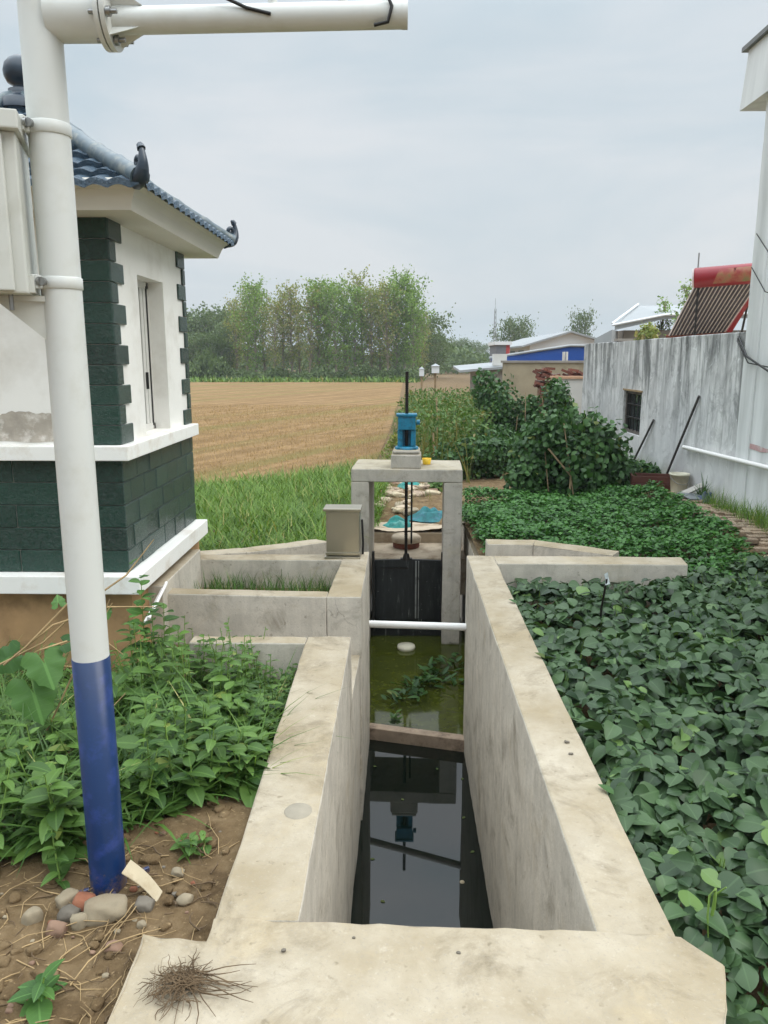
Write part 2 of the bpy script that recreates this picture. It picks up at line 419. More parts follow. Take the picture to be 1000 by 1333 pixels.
def grid_ground():
    xs = np.concatenate([[-400, -200, -100, -50, -25, -12, -7], np.arange(-4.5, -2.2, .25), np.arange(-2.2, 1.2, .035), np.arange(1.2, 5, .2), [5.5, 7, 10, 15, 25, 50, 100, 200, 400]])
    ys = np.concatenate([[-60, -20, -6, -2, 0, .6], np.arange(1, 5.2, .035), np.arange(5.2, 11, .1), np.arange(11, 20, .5), [22, 25, 30, 36, 44, 54, 66, 80, 100, 150, 220, 400, 800]])
    for a, b, c, d in HOLES:
        xs = np.concatenate([xs, [a, b]]); ys = np.concatenate([ys, [c, d]])
    xs = np.unique(np.round(xs, 4)); ys = np.unique(np.round(ys, 4))
    X, Y = np.meshgrid(xs, ys); Z = H(X, Y)
    V = np.stack([X, Y, Z], -1).reshape(-1, 3)
    for i, (x, y, z) in enumerate(V):
        if -2.5 < x < 4 and .5 < y < 14:
            V[i, 2] += .016*noise.noise(Vector((x*5, y*5, 0)))+.011*noise.noise(Vector((x*17, y*17, 3)))+.008*noise.noise(Vector((x*38, y*38, 5)))
    nx = len(xs); F = []
    for j in range(len(ys)-1):
        cy = (ys[j]+ys[j+1])/2
        for i in range(nx-1):
            cx = (xs[i]+xs[i+1])/2
            if any(a < cx < b and c < cy < d for a, b, c, d in HOLES): continue
            F.append((j*nx+i, j*nx+i+1, (j+1)*nx+i+1, (j+1)*nx+i))
    me = bpy.data.meshes.new('ground'); me.from_pydata(V.tolist(), [], F)
    me.polygons.foreach_set('use_smooth', [True]*len(F)); return me
m, nt, b = newmat('brown_soil'); v = geo_pos(nt)
c = ramp(nt, noi(nt, v, 9, 10, .68), [(.28, lin(72, 57, 40)), (.5, lin(110, 91, 66)), (.72, lin(142, 122, 94))])
c = mix(nt, ramp(nt, noi(nt, v, 1.1, 5), [(.45, bw(0)), (.65, bw(.6))]), c, lin(116, 97, 70))
c = mix(nt, ramp(nt, noi(nt, v, 60, 3), [(.62, bw(0)), (.72, bw(.5))]), c, lin(176, 152, 116))
nt.links.new(c, b.inputs['Base Color']); b.inputs['Roughness'].default_value = .95; b.inputs['Specular IOR Level'].default_value = .15
bump(nt, b, noi(nt, v, 28, 9, .72), .8, .02)
M['soil'] = m
g = link('ground', grid_ground(), M['soil']); tag(g, kind='structure', label='bare brown soil')

# stubble field: sheet just above the ground
m, nt, b = newmat('stubble_field'); v = geo_pos(nt)
c = ramp(nt, noi(nt, v, 1.6, 14, .8), [(.3, lin(112, 90, 62)), (.5, lin(143, 116, 82)), (.72, lin(168, 142, 106))])
def rotpos(nt, ang, scale):
    g_ = nt.nodes.new('ShaderNodeNewGeometry'); m1 = nt.nodes.new('ShaderNodeMapping'); m1.inputs['Rotation'].default_value = (0, 0, ang); m2 = nt.nodes.new('ShaderNodeMapping'); m2.inputs['Scale'].default_value = scale
    nt.links.new(g_.outputs['Position'], m1.inputs['Vector']); nt.links.new(m1.outputs[0], m2.inputs['Vector']); return m2.outputs[0]
rows = noi(nt, rotpos(nt, .42, (1, .035, 1)), 2.6, 3, .55)
c = mix(nt, ramp(nt, rows, [(.42, bw(0)), (.58, bw(.5))]), c, lin(108, 86, 58))
tracks = noi(nt, rotpos(nt, .42, (1, .012, 1)), .55, 3, .55)
c = mix(nt, ramp(nt, tracks, [(.52, bw(0)), (.60, bw(.6))]), c, lin(118, 112, 66))
nt.links.new(c, b.inputs['Base Color']); b.inputs['Roughness'].default_value = .95; b.inputs['Specular IOR Level'].default_value = .1
bump(nt, b, noi(nt, v, 9, 9, .75), 1.0, .06)
M['field'] = m
fx = [(-60, 11.4), (-3.2, 11.8), (-1.2, 13.3), (-.45, 15.0), (-.25, 22), (.05, 40), (.4, 69), (-75, 70)]
mb = MB(); mb.add([(x, y, hz(x, y)+.02) for x, y in fx], [list(range(len(fx)))])
fo = mb.build('field', M['field']); tag(fo, 'harvested tan stubble field', kind='structure')
# finer sheet so it follows the ground: subdivide
bm = bmesh.new(); bm.from_mesh(fo.data)
for k in range(1, 60):
    bmesh.ops.bisect_plane(bm, geom=bm.verts[:]+bm.edges[:]+bm.faces[:], plane_co=(0, 12+k, 0), plane_no=(0, 1, 0))
for k in range(-8, 2):
    bmesh.ops.bisect_plane(bm, geom=bm.verts[:]+bm.edges[:]+bm.faces[:], plane_co=(k*1.0, 0, 0), plane_no=(1, 0, 0))
for vv in bm.verts: vv.co.z = hz(vv.co.x, vv.co.y)+.02
bm.to_mesh(fo.data); bm.free()

def inpoly(x, y, poly):
    ins = np.zeros(len(x), bool); n = len(poly)
    for i in range(n):
        x0, y0 = poly[i]; x1, y1 = poly[(i+1) % n]
        cnd = ((y0 > y) != (y1 > y)) & (x < (x1-x0)*(y-y0)/(y1-y0+1e-12)+x0)
        ins ^= cnd
    return ins
def scatter(n, poly, k=4):
    xs = [p[0] for p in poly]; ys = [p[1] for p in poly]
    X = np.zeros(0); Y = np.zeros(0)
    while len(X) < n:
        x = rng.uniform(min(xs), max(xs), n*2); y = rng.uniform(min(ys), max(ys), n*2)
        s_ = inpoly(x, y, poly); X = np.concatenate([X, x[s_]]); Y = np.concatenate([Y, y[s_]])
    return X[:n], Y[:n]
def blades(name, n, poly, hmin, hmax, w, mat, zoff=None, tilt=.35, T=None, dens=None, parent=None):
    x, y = scatter(n, poly)
    if dens is not None:
        keep = np.array([dens(a, c_) for a, c_ in zip(x, y)]) > rng.random(len(x)); x = x[keep]; y = y[keep]
    n = len(x)
    z = H(x, y) if zoff is None else np.full(n, zoff)
    a = rng.uniform(0, 2*PI, n); t = np.abs(rng.normal(0, tilt, n))
    D = np.stack([np.cos(a)*np.sin(t), np.sin(a)*np.sin(t), np.cos(t)], 1)
    N = np.stack([-np.cos(a)*np.cos(t), -np.sin(a)*np.cos(t), np.sin(t)], 1)
    L = rng.uniform(hmin, hmax, n)*rng.uniform(.6, 1, n)
    return link(name, leafmesh(name, np.stack([x, y, z], 1), D, N, L, w*rng.uniform(.6, 1.3, n), T or T_blade()), mat, parent)

def nz(x, y, s_, o=0): return noise.noise(Vector((x*s_, y*s_, o)))
o = blades('stubble', 42000, [(-9, 12.0), (-3.2, 12.2), (-1.3, 13.6), (-.45, 15.4), (-.3, 34), (-9, 34)], .05, .13, .022, M['stubble'], tilt=.5)
tag(o, 'short cut wheat stubble standing in the tan field', kind='stuff', cat='stubble')
verge = [(-2.6, 6.5), (-.62, 7.0), (-.5, 9.3), (-.25, 10.2), (-.1, 14.8), (-1.2, 13.6), (-3.0, 12.1), (-7, 11.6), (-7, 9.0)]
o = blades('grass', 60000, verge, .10, .36, .016, M['grass'], tilt=.6, T=T_blade(1, .6, 3), dens=lambda x, y: .85+.9*nz(x, y, .9))
tag(o, 'rank green grass between the hut, the gate and the field', kind='stuff', cat='grass')
o = blades('grass', 5000, [(-9, 13.0), (-2.5, 13.3), (-.3, 16), (-.1, 30), (.5, 30), (.3, 15), (-.5, 13.5), (-3, 12.4)], .08, .3, .02, M['grass_dark'], tilt=.6, dens=lambda x, y: .4+nz(x, y, .6))
tag(o, 'scattered darker grass along the edge of the field', kind='stuff', cat='grass')

# ------------------------------------------------------------------ concrete channel
ch = thing('drainage_channel', 'long open concrete channel holding dark water, leading up to the gate', 'channel', (0, 0, 0))
cast('end_slab', [([(-.705, .3), (-.71, 1.60), (-.715, 1.88), (-.53, 1.86), (-.53, 1.95), (.57, 1.92), (.80, 1.90), (.875, 1.80), (.83, 1.66), (.74, 1.5), (.70, .3)], -.4, 0)], M['conc'], ch, .008, .009, .05)
cast('side_wall', [([(-.53, 1.95), (-.285, 1.95), (-.272, 4.28), (-.53, 4.28)], -2.1, -.001)], M['conc'], ch)
cast('side_wall', [([(.57, 1.92), (.79, 1.90), (.79, 5.94), (.79, 6.18), (.57, 6.18)], -2.1, -.001)], M['conc'], ch)
cast('return_wall', [([(-1.2, 4.17), (-.53, 4.17), (-.53, 4.28), (-1.2, 4.28)], -.9, -.003)], M['conc'], ch)
cast('low_wall', [([(-.53, 4.28), (-.275, 4.28), (-.262, 5.04), (-.53, 5.04)], -2.1, -.42)], M['conc'], ch)
cast('wing_wall', [([(.79, 5.94), (2.30, 5.93), (2.33, 6.17), (.79, 6.18)], -.9, -.002)], M['conc'], ch)
cast('channel_floor', [([(-.6, 1.4), (.9, 1.4), (.9, 9.0), (-.6, 9.0)], -2.3, -2.1)], M['conc'], ch, cell=.5)
cast('end_wall', [([(-.285, 1.70), (.57, 1.70), (.57, 1.915), (-.285, 1.94)], -2.1, -.4)], M['conc'], ch)

mb = MB(); mb.lathe((-.355, 2.50, -.002), [(.052, 0), (.046, .005), (0, .006)], 20); o = mb.build('mortar_patch', plain('pale_mortar', lin(150, 142, 126), .9, var=.1), ch)
bx = thing('concrete_chamber', 'small square concrete pit with grass in it, between the hut and the channel', 'pit', (0, 0, 0))
cast('chamber_wall', [([(-.49, 5.04), (-.25, 5.04), (-.243, 6.30), (-.46, 6.22), (-.452, 6.02), (-.485, 5.17)], -2.1, 0)], M['conc'], bx)
cast('chamber_wall', [([(-1.69, 5.10), (-.49, 5.04), (-.485, 5.17), (-1.69, 5.23)], -.9, -.002)], M['conc'], bx)
cast('chamber_wall', [([(-1.69, 6.02), (-.452, 6.02), (-.46, 6.21), (-1.69, 6.18)], -.9, -.002)], M['conc'], bx)
cast('chamber_wall', [([(-1.71, 5.00), (-1.60, 5.00), (-1.60, 6.02), (-1.71, 6.02)], -.9, .085)], M['conc'], bx)
mb = MB(); mb.box(-1.66, -.47, 5.1, 6.1, -.6, -.24); mb.build('chamber_floor', M['soil'], bx)
o = blades('chamber_grass', 1500, [(-1.57, 5.25), (-.52, 5.2), (-.50, 6.0), (-1.57, 6.0)], .1, .26, .012, M['grass_dark'], zoff=-.24, tilt=.28, dens=lambda x, y: .75+.8*nz(x, y, 2))
tag(o, 'thin grass growing inside the concrete pit', kind='stuff', cat='grass')

wl = thing('curved_wing_wall', 'low curved concrete wall behind the grassy pit, by the steel cabinet', 'low wall', (0, 0, 0))
pth = [(-2.6, 6.18), (-1.75, 6.24), (-1.3, 6.38), (-.95, 6.58), (-.62, 6.80), (-.56, 8.55)]
inn = [(x, y) for x, y in pth]; out = [(-2.6, 6.34), (-1.78, 6.40), (-1.38, 6.53), (-1.02, 6.74), (-.76, 6.9), (-.70, 8.55)]
for i in range(len(pth)-1):
    z1 = -.03 if i < 4 else -.28
    cast('wall_segment', [([inn[i], inn[i+1], out[i+1], out[i]], -1.2, z1-.002*i)], M['conc'], wl, .006)
wr = thing('bent_wing_wall', 'low bent concrete wall at the edge of the low green crop, right of the gate', 'low wall', (0, 0, 0))
cast('wall_segment', [([(.80, 6.66), (1.20, 6.64), (1.25, 6.84), (.80, 6.86)], -1.6, -.02)], M['conc'], wr, .006)
cast('wall_segment', [([(1.20, 6.64), (1.80, 6.28), (1.9, 6.44), (1.25, 6.84)], -1.6, -.023)], M['conc'], wr, .006)
cast('bay_wall', [([(.80, 6.18), (1.0, 6.18), (1.0, 9.72), (.82, 9.72)], -2.1, -.46)], M['conc'], wr, .006)

# channel water
def water(name, dark, rough, ior, noise_s, strength, label, poly, z):
    m, nt, b = newmat(name+'_surface'); v = geo_pos(nt)
    c = ramp(nt, noi(nt, v, 2.5, 8, .65, 1.2), [(.3, dark[0]), (.7, dark[1])])
    if len(dark) > 2:
        c = mix(nt, ramp(nt, noi(nt, v, 16, 8, .7), [(.56, bw(0)), (.68, bw(.7))]), c, dark[2])
    nt.links.new(c, b.inputs['Base Color']); b.inputs['Roughness'].default_value = rough; b.inputs['IOR'].default_value = ior
    bump(nt, b, noi(nt, v, noise_s, 2, .4), strength, .002)
    mb = MB(); mb.add([(x, y, z) for x, y in poly], [list(range(len(poly)))])
    o = mb.build(name, m); tag(o, label, kind='structure'); return o
water('water', (lin(7, 14, 11), lin(13, 22, 16), lin(26, 30, 20)), .02, 1.47, 5, .03, 'still dark water in the channel', [(-.4, 1.7), (.7, 1.7), (.7, 6.12), (-.4, 6.3)], -1.70)
water('water', (lin(44, 50, 14), lin(70, 76, 22), lin(92, 98, 40)), .06, 1.4, 9, .05, 'murky green water below the gate', [(-.45, 6.3), (.7, 6.12), (.82, 6.12), (.82, 9.2), (-.6, 9.2), (-.6, 6.3)], -1.698)

# ------------------------------------------------------------------ sluice gate frame
GZ = .375; ga = math.radians(-2.5)
fr = thing('concrete_portal', 'grey concrete gate portal standing in the water', 'gate frame', (.095, 8.59, 0), rotz=ga)
def loc(poly): return [(x-.095, y-8.59) for x, y in poly]
for x0, x1 in ((-.535, -.335), (.515, .725)):
    cast('post', [(loc([(x0, 8.59), (x1, 8.59), (x1, 9.42), (x0, 9.42)]), -2.1, .225)], M['gate_conc'], fr, .01)
cast('lintel', [(loc([(-.535, 8.588), (.725, 8.588), (.725, 9.422), (-.535, 9.422)]), .225, GZ)], M['gate_conc'], fr, .012)
mb = MB()
mb.prism(loc([(-.095, 8.60), (.275, 8.60), (.275, 8.98), (-.095, 8.98)]), GZ, GZ+.19)
o = cast('pedestal', [(loc([(-.085, 8.61), (.255, 8.61), (.255, 8.98), (-.085, 8.98)]), GZ-.004, GZ+.165)], M['gate_conc'], fr, .02)
o = cast('pedestal_cap', [(loc([(-.07, 8.62), (.24, 8.62), (.24, 8.97), (-.07, 8.97)]), GZ+.165, GZ+.21)], M['gate_conc'], fr, .02)
for x in (-.31, .50):
    mb = MB(); mb.box(x-.095, x-.095+.03, .10, .16, -1.6, -.62); mb.build('guide_rail', M['dark_steel'], fr)
# shutter
sg = thing('sluice_gate', 'black stained steel shutter hanging between the posts of the concrete gate', 'sluice gate', (0, 0, 0))
m, nt, b = newmat('stained_black_steel'); v = geo_pos(nt, (1, 1, .12))
c = ramp(nt, noi(nt, v, 22, 6, .7), [(.42, lin(14, 16, 16)), (.60, lin(30, 32, 31)), (.68, lin(96, 98, 94)), (.74, lin(150, 150, 142))])
c = mix(nt, ramp(nt, noi(nt, geo_pos(nt), 30, 4, .7), [(.68, bw(0)), (.74, bw(.8))]), c, lin(190, 190, 182))
nt.links.new(c, b.inputs['Base Color']); b.inputs['Roughness'].default_value = .55; M['gate_black'] = m
mb = MB(); n = 16; vs = []; 
for i in range(n+1):
    t = i/n; x = -.30+.82*t; yb = 8.80-.035*math.sin(PI*t)
    for z in (-1.46, -.745+.02*math.sin(PI*t)): vs.append((x, yb, z))
    for z in (-.745+.02*math.sin(PI*t), -1.46): vs.append((x, yb+.035, z))
fs = []
for i in range(n):
    a = i*4; c_ = a+4
    fs += [[a, c_, c_+1, a+1], [a+1, c_+1, c_+2, a+2], [a+2, c_+2, c_+3, a+3], [a+3, c_+3, c_, a]]
fs += [[0, 1, 2, 3], [n*4+3, n*4+2, n*4+1, n*4]]
mb.add(vs, fs); mb.build('shutter', M['gate_black'], sg)
mb = MB(); mb.box(.205, .222, 8.735, 8.765, -1.44, -.74); mb.box(.24, .25, 8.738, 8.765, -1.44, -.74); mb.build('rib', plain('pale_rib', lin(120, 122, 118), .6, .2, scale=12, dirt=lin(40, 42, 40), dirtscale=9), sg)
mb = MB(); mb.box(-.2, .12, 8.748, 8.76, -.83, -.822); mb.tube([(.1, 8.80, -.73), (.1, 8.80, -.66)], [.05, .03], 10); mb.box(.03, .17, 8.77, 8.83, -.735, -.715); mb.build('lifting_lug', M['screw'], sg)
mb = MB(); mb.box(-.32, .54, 8.84, 8.90, -2.0, -1.40); mb.build('opening_shade', M['gate_black'], sg)  # black slab added to stand in for the shaded void under the shutter
# screw hoist
hs = thing('screw_hoist', 'blue enamelled screw hoist on the concrete pedestal of the gate', 'hoist', (.095, 8.79, GZ+.21))
mb = MB(); mb.lathe((0, 0, 0), [(.135, 0), (.135, .02), (.115, .03), (.105, .03)], 24); mb.box(-.11, .11, -.11, .11, .0, .025); mb.build('base_flange', M['hoist'], hs)
mb = MB()
for sx in (-.075, .075):
    mb.prism([(sx-.028, -.06), (sx+.028, -.06), (sx+.028, .06), (sx-.028, .06)], .03, .22)
mb.box(-.05, .05, .03, .06, .03, .22)
mb.build('yoke_column', M['hoist'], hs, .006)
mb = MB(); mb.prism([(-.10, -.085), (.10, -.085), (.10, .085), (-.10, .085)], .22, .37); mb.prism([(-.118, -.10), (.118, -.10), (.118, .10), (-.118, .10)], .37, .40); mb.build('gear_head', M['hoist'], hs, .008)
mb = MB(); mb.tube([(.11, 0, .30), (.15, 0, .30)], .03, 12); mb.build('crank_socket', M['hoist'], hs)
mb = MB(); pts = []; rr = []
z = -1.33
while z < .87:
    pts.append((0, 0, z)); rr.append(.0165 if len(pts) % 2 else .0205); z += .011
mb.tube(pts, rr, 10); mb.build('screw_rod', M['screw'], hs)
mb = MB(); mb.tube([(.065, .12, -.62+.0), (.065, .12, -1.15)], .011, 8); mb.tube([(.065, .12, -.25), (.065, .12, -.62)], .011, 8); mb.build('guide_rod', M['screw'], hs)
mb = MB(); mb.lathe((0, 0, 0), [(.045, 0), (.055, .07), (.052, .07), (.045, .068)], 16); mb.box(-.05, .05, -.004, .004, .03, .075)
o = mb.build('yellow_tub', M['yellow']); o.location = (.335, 9.0, GZ+.002); tag(o, 'small yellow plastic tub beside the hoist pedestal', 'tub')

# apron behind
ap = thing('concrete_apron', 'pale concrete floor and step seen through the gate opening', 'apron', (0, 0, 0))
cast('floor_slab', [([(-.6, 8.92), (.9, 8.92), (.9, 9.72), (-.6, 9.72)], -1.2, -.75)], M['apron'], ap, .005)
cast('back_step', [([(-.9, 9.72), (1.0, 9.72), (1.0, 10.55), (-.9, 10.55)], -1.2, -.615)], M['apron'], ap, .012)
mb = MB(); mb.lathe((0, 0, 0), [(.165, 0), (.17, .02), (.165, .075)], 24, 0); mb.lathe((0, 0, .075), [(.185, 0), (.19, .05), (.17, .075), (.0, .075)], 24, 1)
o = mb.build('drum_plug', [M['rust'], M['apron']]); o.location = (.105, 9.50, -.748); tag(o, 'round rust brown plug with a pale top behind the gate rod', 'plug')

# teal nets
def heap(name, mat, c, rx, ry, h, seed, n=26, label='', cat=''):
    vs = []; fs = []
    for j in range(n+1):
        for i in range(n+1):
            u = i/n*2-1; w = j/n*2-1; r = min(1, math.hypot(u, w))
            z = h*max(0, 1-r*r)*(.75+.7*noise.noise(Vector((u*2.2+seed, w*2.2, seed))))+.05*h*noise.noise(Vector((u*9, w*9, seed)))
            e = 1+.2*noise.noise(Vector((u*1.3, w*1.3, seed*3)))
            sc = (1/max(1, math.hypot(u, w)))
            vs.append((u*sc*rx*e, w*sc*ry*e, max(z, -.01)))
    for j in range(n):
        for i in range(n):
            a = j*(n+1)+i; fs.append([a, a+1, a+n+2, a+n+1])
    mb = MB(); mb.add(vs, fs, 0, True); o = mb.build(name, mat); o.location = c
    return tag(o, label, cat)
heap('fishing_net', M['net'], (.0, 10.15, -.62), .21, .17, .13, 2, label='small bright teal net bundle left of the hoist rod, on the pale step', cat='net')
heap('fishing_net', plain('faded_teal_net', lin(30, 100, 104), .75, var=.4, scale=12, dirt=lin(70, 110, 130), dirtscale=8), (.44, 10.55, -.60), .34, .24, .17, 5, label='wider faded teal and blue net heap right of the hoist rod', cat='net')
heap('fishing_net', M['net'], (.21, 12.3, hz(.2, 12.3)), .22, .2, .12, 9, label='far teal net scrap just below the gate lintel, among weeds', cat='net')

# white pipe, beam, float
mb = MB(); mb.tube([(-.26, 6.33, -.655), (.60, 6.07, -.585)], .031, 14)
o = mb.build('white_pipe', M['pvc']); tag(o, 'white plastic pipe across the channel in front of the gate', 'pipe')
mb = MB(); Mx = Matrix.Rotation(math.atan2(-.22, .86), 3, 'Z')
mb.obox((.155, 6.205, -1.665), .90, .10, .15, Mx)
o = mb.build('wooden_beam', M['board'], None, .008); tag(o, 'weathered wooden beam lying across the water in the channel', 'beam')
mb = MB(); mb.lathe((.10, 8.42, -1.70), [(.098, 0), (.105, .018), (.1, .045), (0, .05)], 24); o = mb.build('foam_disc', M['foam']); tag(o, 'round cream foam disc floating below the gate', 'float')
mb = MB(); mb.lathe((.42, 4.38, -1.699), [(.016, 0), (.014, .006), (0, .008)], 9); o = mb.build('floating_leaf', M['scrap']); tag(o, 'tiny pale scrap floating on the dark water', 'scrap')

for k, (x, y) in enumerate(((-.18, 4.6), (.05, 5.3), (.5, 5.1), (-.2, 5.8), (.33, 5.75), (.53, 4.7), (-.1, 4.2), (.52, 5.6))):
    me = leafmesh('drifting_leaf', np.array([(x, y, -1.697)]), np.array([(math.cos(k*2), math.sin(k*2), .02)]), np.array([(0, .0, 1.)]), .035, .028, T_ovate(.4, .4, .03, .02, 3)); o = link('drifting_leaf', me, M['leaf_dry']); tag(o, 'small drifting leaf on the dark channel water', 'leaf', 'leaves drifting on the channel water')
# floating weed
pts = []
for k in range(130):
    t = rng.random()**.7; x = -.16+.78*t**.8; y = 6.95+.85*t+rng.normal(0, .06+.18*t)
    pts.append((min(.66, x+rng.normal(0, .04)), y, -1.69+rng.uniform(0, .10*t+.01)))
P = np.array(pts); n = len(P); a = rng.uniform(0, 2*PI, n)
D = horiz(a)+np.array([0, 0, 1])*rng.uniform(.05, 1.1, (n, 1)); N = rand_dir(n)*.5+np.array([0, 0, 1])
o = link('water_weed', leafmesh('water_weed', P, D, N, rng.uniform(.07, .15, n), rng.uniform(.05, .09, n), T_ovate(.3, .45)), M['leaf_vine'])
tag(o, 'green weed floating on the murky water', kind='stuff', cat='water weed')
P2 = np.stack([rng.normal(-.02, .014, 26), rng.normal(6.42, .016, 26), np.full(26, -1.64)+rng.uniform(0, .1, 26)], 1)
D = horiz(rng.uniform(0, 2*PI, 26))+np.array([0, 0, .6])
o = link('seedling', leafmesh('seedling', P2, D, np.tile([0, 0, 1.], (26, 1)), .065, .045, T_ovate()), M['leaf_weed']); tag(o, 'small leafy sprig at the beam, in front of the gate reflection', 'sprig')

# steel cabinet
cb = thing('steel_cabinet', 'beige stainless steel control cabinet on the corner of the grassy pit', 'cabinet', (-.445, 6.125, 0), rotz=math.radians(-1))
mb = MB(); mb.box(-.135, .135, -.075, .085, .055, .395); mb.build('body', M['stainless'], cb, .006)
mb = MB(); mb.box(-.155, .150, -.10, .105, .395, .418); mb.build('lid', M['stainless'], cb, .006)
mb = MB(); mb.box(-.15, .14, -.09, .095, .0, .02); mb.box(-.142, .138, -.082, .09, .03, .055); mb.build('base_skirt', M['stainless'], cb, .004)
mb = MB(); mb.box(-.12, .12, -.0785, -.0755, .08, .38); mb.build('door', M['stainless'], cb, .001)
mb = MB(); mb.tube([(.148, .06, .3), (.155, .07, .1), (.15, .09, -.02)], .009, 8); mb.build('cable_conduit', M['cable'], cb)

# ------------------------------------------------------------------ hut
HX0, HX1, HY0, HY1 = -3.30, -1.72, 4.70, 6.34
hut = thing('monitoring_hut', 'small white hut with green tile courses and a blue grey tiled pyramid roof', 'hut', (0, 0, 0))
mb = MB(); mb.box(HX0-.02, HX1+.02, HY0-.02, HY1+.02, -.9, .20); mb.build('foundation', M['plaster_base'], hut)
e = .105
mb = MB(); mb.box(HX0-e, HX1+e, HY0-e, HY1-.1+e, .145, .262); mb.build('lower_ledge', M['trim'], hut, .006)
e2 = .075
mb = MB(); mb.box(HX0-e2, HX1+e2, HY0-e2, HY1-.1+e2, .985, 1.075); mb.build('upper_ledge', M['trim'], hut, .006)
# tiled plinth: core + individual tiles in one mesh per face
mb = MB(); mb.box(HX0, HX1, HY0, HY1, .2, 1.0); mb.build('plinth_core', M['grout'], hut)
def tiles(name, face, a0, a1, z0, z1, rows, w, mat, stag=True, proud=.012):
    mb = MB(); rh = (z1-z0)/rows
    for r in range(rows):
        off = (w/2 if (r % 2 and stag) else 0); a = a0-off
        while a < a1-.001:
            b0 = max(a, a0)+.003; b1 = min(a+w, a1)-.003
            if b1-b0 > .01:
                p = proud+random.uniform(-.002, .004); za = z0+r*rh+.002; zb = z0+(r+1)*rh-.002
                if face == 'front': mb.box(b0, b1, HY0-p, HY0+.001, za, zb)
                else: mb.box(HX1-.001, HX1+p, b0, b1, za, zb)
            a += w
    return mb.build(name, mat, hut, .004, 1)
tiles('front_tiles', 'front', HX0, HX1+.01, .262, .985, 5, .9, M['green_tile'])
tiles('side_tiles', 'side', HY0-.01, HY1, .262, .985, 5, .26, M['green_tile_side'])
# upper walls with the window opening on the side
ZT = 2.42; wy0, wy1, wz0, wz1 = 5.22, 5.78, 1.081, 2.14
mb = MB()
mb.box(HX0, HX1-.2, HY0, HY1, 1.0, ZT)
mb.box(HX1-.2, HX1, HY0, wy0, 1.0, ZT); mb.box(HX1-.2, HX1, wy1, HY1, 1.0, ZT); mb.box(HX1-.2, HX1, wy0, wy1, wz1, ZT); mb.box(HX1-.2, HX1, wy0, wy1, 1.0, wz0)
mb.build('upper_wall', M['stucco'], hut)
# bare render patch low on the front wall, irregular top edge
vs = []; n = 40
for i in range(n+1):
    x = -2.95+.83*i/n; zt = 1.27+.05*noise.noise(Vector((x*5, 1, 0)))+.02*noise.noise(Vector((x*25, 4, 0)))
    if i < 3: zt -= .05*(3-i)
    vs += [(x, HY0-.004, 1.095+.012*noise.noise(Vector((x*6, 9, 0)))), (x, HY0-.004, zt)]
mb = MB(); mb.add(vs, [[2*i, 2*i+2, 2*i+3, 2*i+1] for i in range(n)]); mb.build('bare_render', M['render_patch'], hut)
# quoins
mb = MB(); rows = 11; rh = (2.41-1.075)/rows
for r in range(rows):
    z0 = 1.075+r*rh+.002; z1 = z0+rh-.004
    mb.box(HX1-.20, HX1+.014, HY0-.016, HY0+.001, z0, z1)
mb.build('front_quoin', M['green_tile'], hut, .004, 1)
mb = MB()
for r in range(rows):
    z0 = 1.075+r*rh+.002; z1 = z0+rh-.004; d = .225 if r % 2 == 0 else .11
    mb.box(HX1-.001, HX1+.016, HY0+.003, HY0+d, z0, z1)
mb.build('side_quoin', M['green_tile_side'], hut, .004, 1)
mb = MB()
for r in range(rows):
    z0 = 1.075+r*rh+.002; z1 = z0+rh-.004; d = .20 if r % 2 == 0 else .07
    mb.box(HX1-.001, HX1+.016, HY1-d, HY1, z0, z1)
mb.build('side_quoin', M['green_tile_side'], hut, .004, 1)
# window
win = MB()
X = HX1-.14
win.box(X-.03, X+.03, wy0, wy0+.05, wz0, wz1); win.box(X-.03, X+.03, wy1-.04, wy1, wz0, wz1)
win.box(X-.03, X+.03, wy0, wy1, wz1-.05, wz1); win.box(X-.03, X+.03, wy0, wy1, wz0, wz0+.05)
for q_ in (.075, .15, .225, .30, .38, .45): win.box(X-.02, X+.028, wy0+q_, wy0+q_+.05, wz0+.05, wz1-.05)
w_o = win.build('window', M['frame'], hut, .003, 1)
mb = MB(); mb.box(X-.01, X+.002, wy0+.04, wy1-.03, wz0+.04, wz1-.04)
m, nt, b = newmat('window_glass'); b.inputs['Base Color'].default_value = lin(60, 66, 66); b.inputs['Roughness'].default_value = .06; M['glass'] = m
mb.build('pane', M['glass'], w_o)
mb = MB(); mb.box(X-.03, X+.034, wy1-.06, wy1-.042, wz0+.03, wz1-.03); mb.box(X+.029, X+.045, wy0+.40, wy0+.415, wz0+.3, wz0+.42); mb.build('gasket', M['black_gap'], w_o)
# eaves: flared cornice
def ring_loft(name, sections, mat):
    mb = MB(); vs = []
    for (ex, z) in sections:
        vs += [(HX0-ex, HY0-ex, z), (HX1+ex, HY0-ex, z), (HX1+ex, HY1+ex, z), (HX0-ex, HY1+ex, z)]
    fs = []
    for i in range(len(sections)-1):
        for k in range(4):
            a = i*4; fs.append([a+k, a+(k+1) % 4, a+4+(k+1) % 4, a+4+k])
    fs.append([3, 2, 1, 0]); L_ = (len(sections)-1)*4; fs.append([L_, L_+1, L_+2, L_+3])
    mb.add(vs, fs); return mb.build(name, mat, hut)
ring_loft('eaves', [(.235, 2.405), (.24, 2.42), (.262, 2.475), (.285, 2.505), (.318, 2.522), (.3, 2.56)], M['eave_paint'])
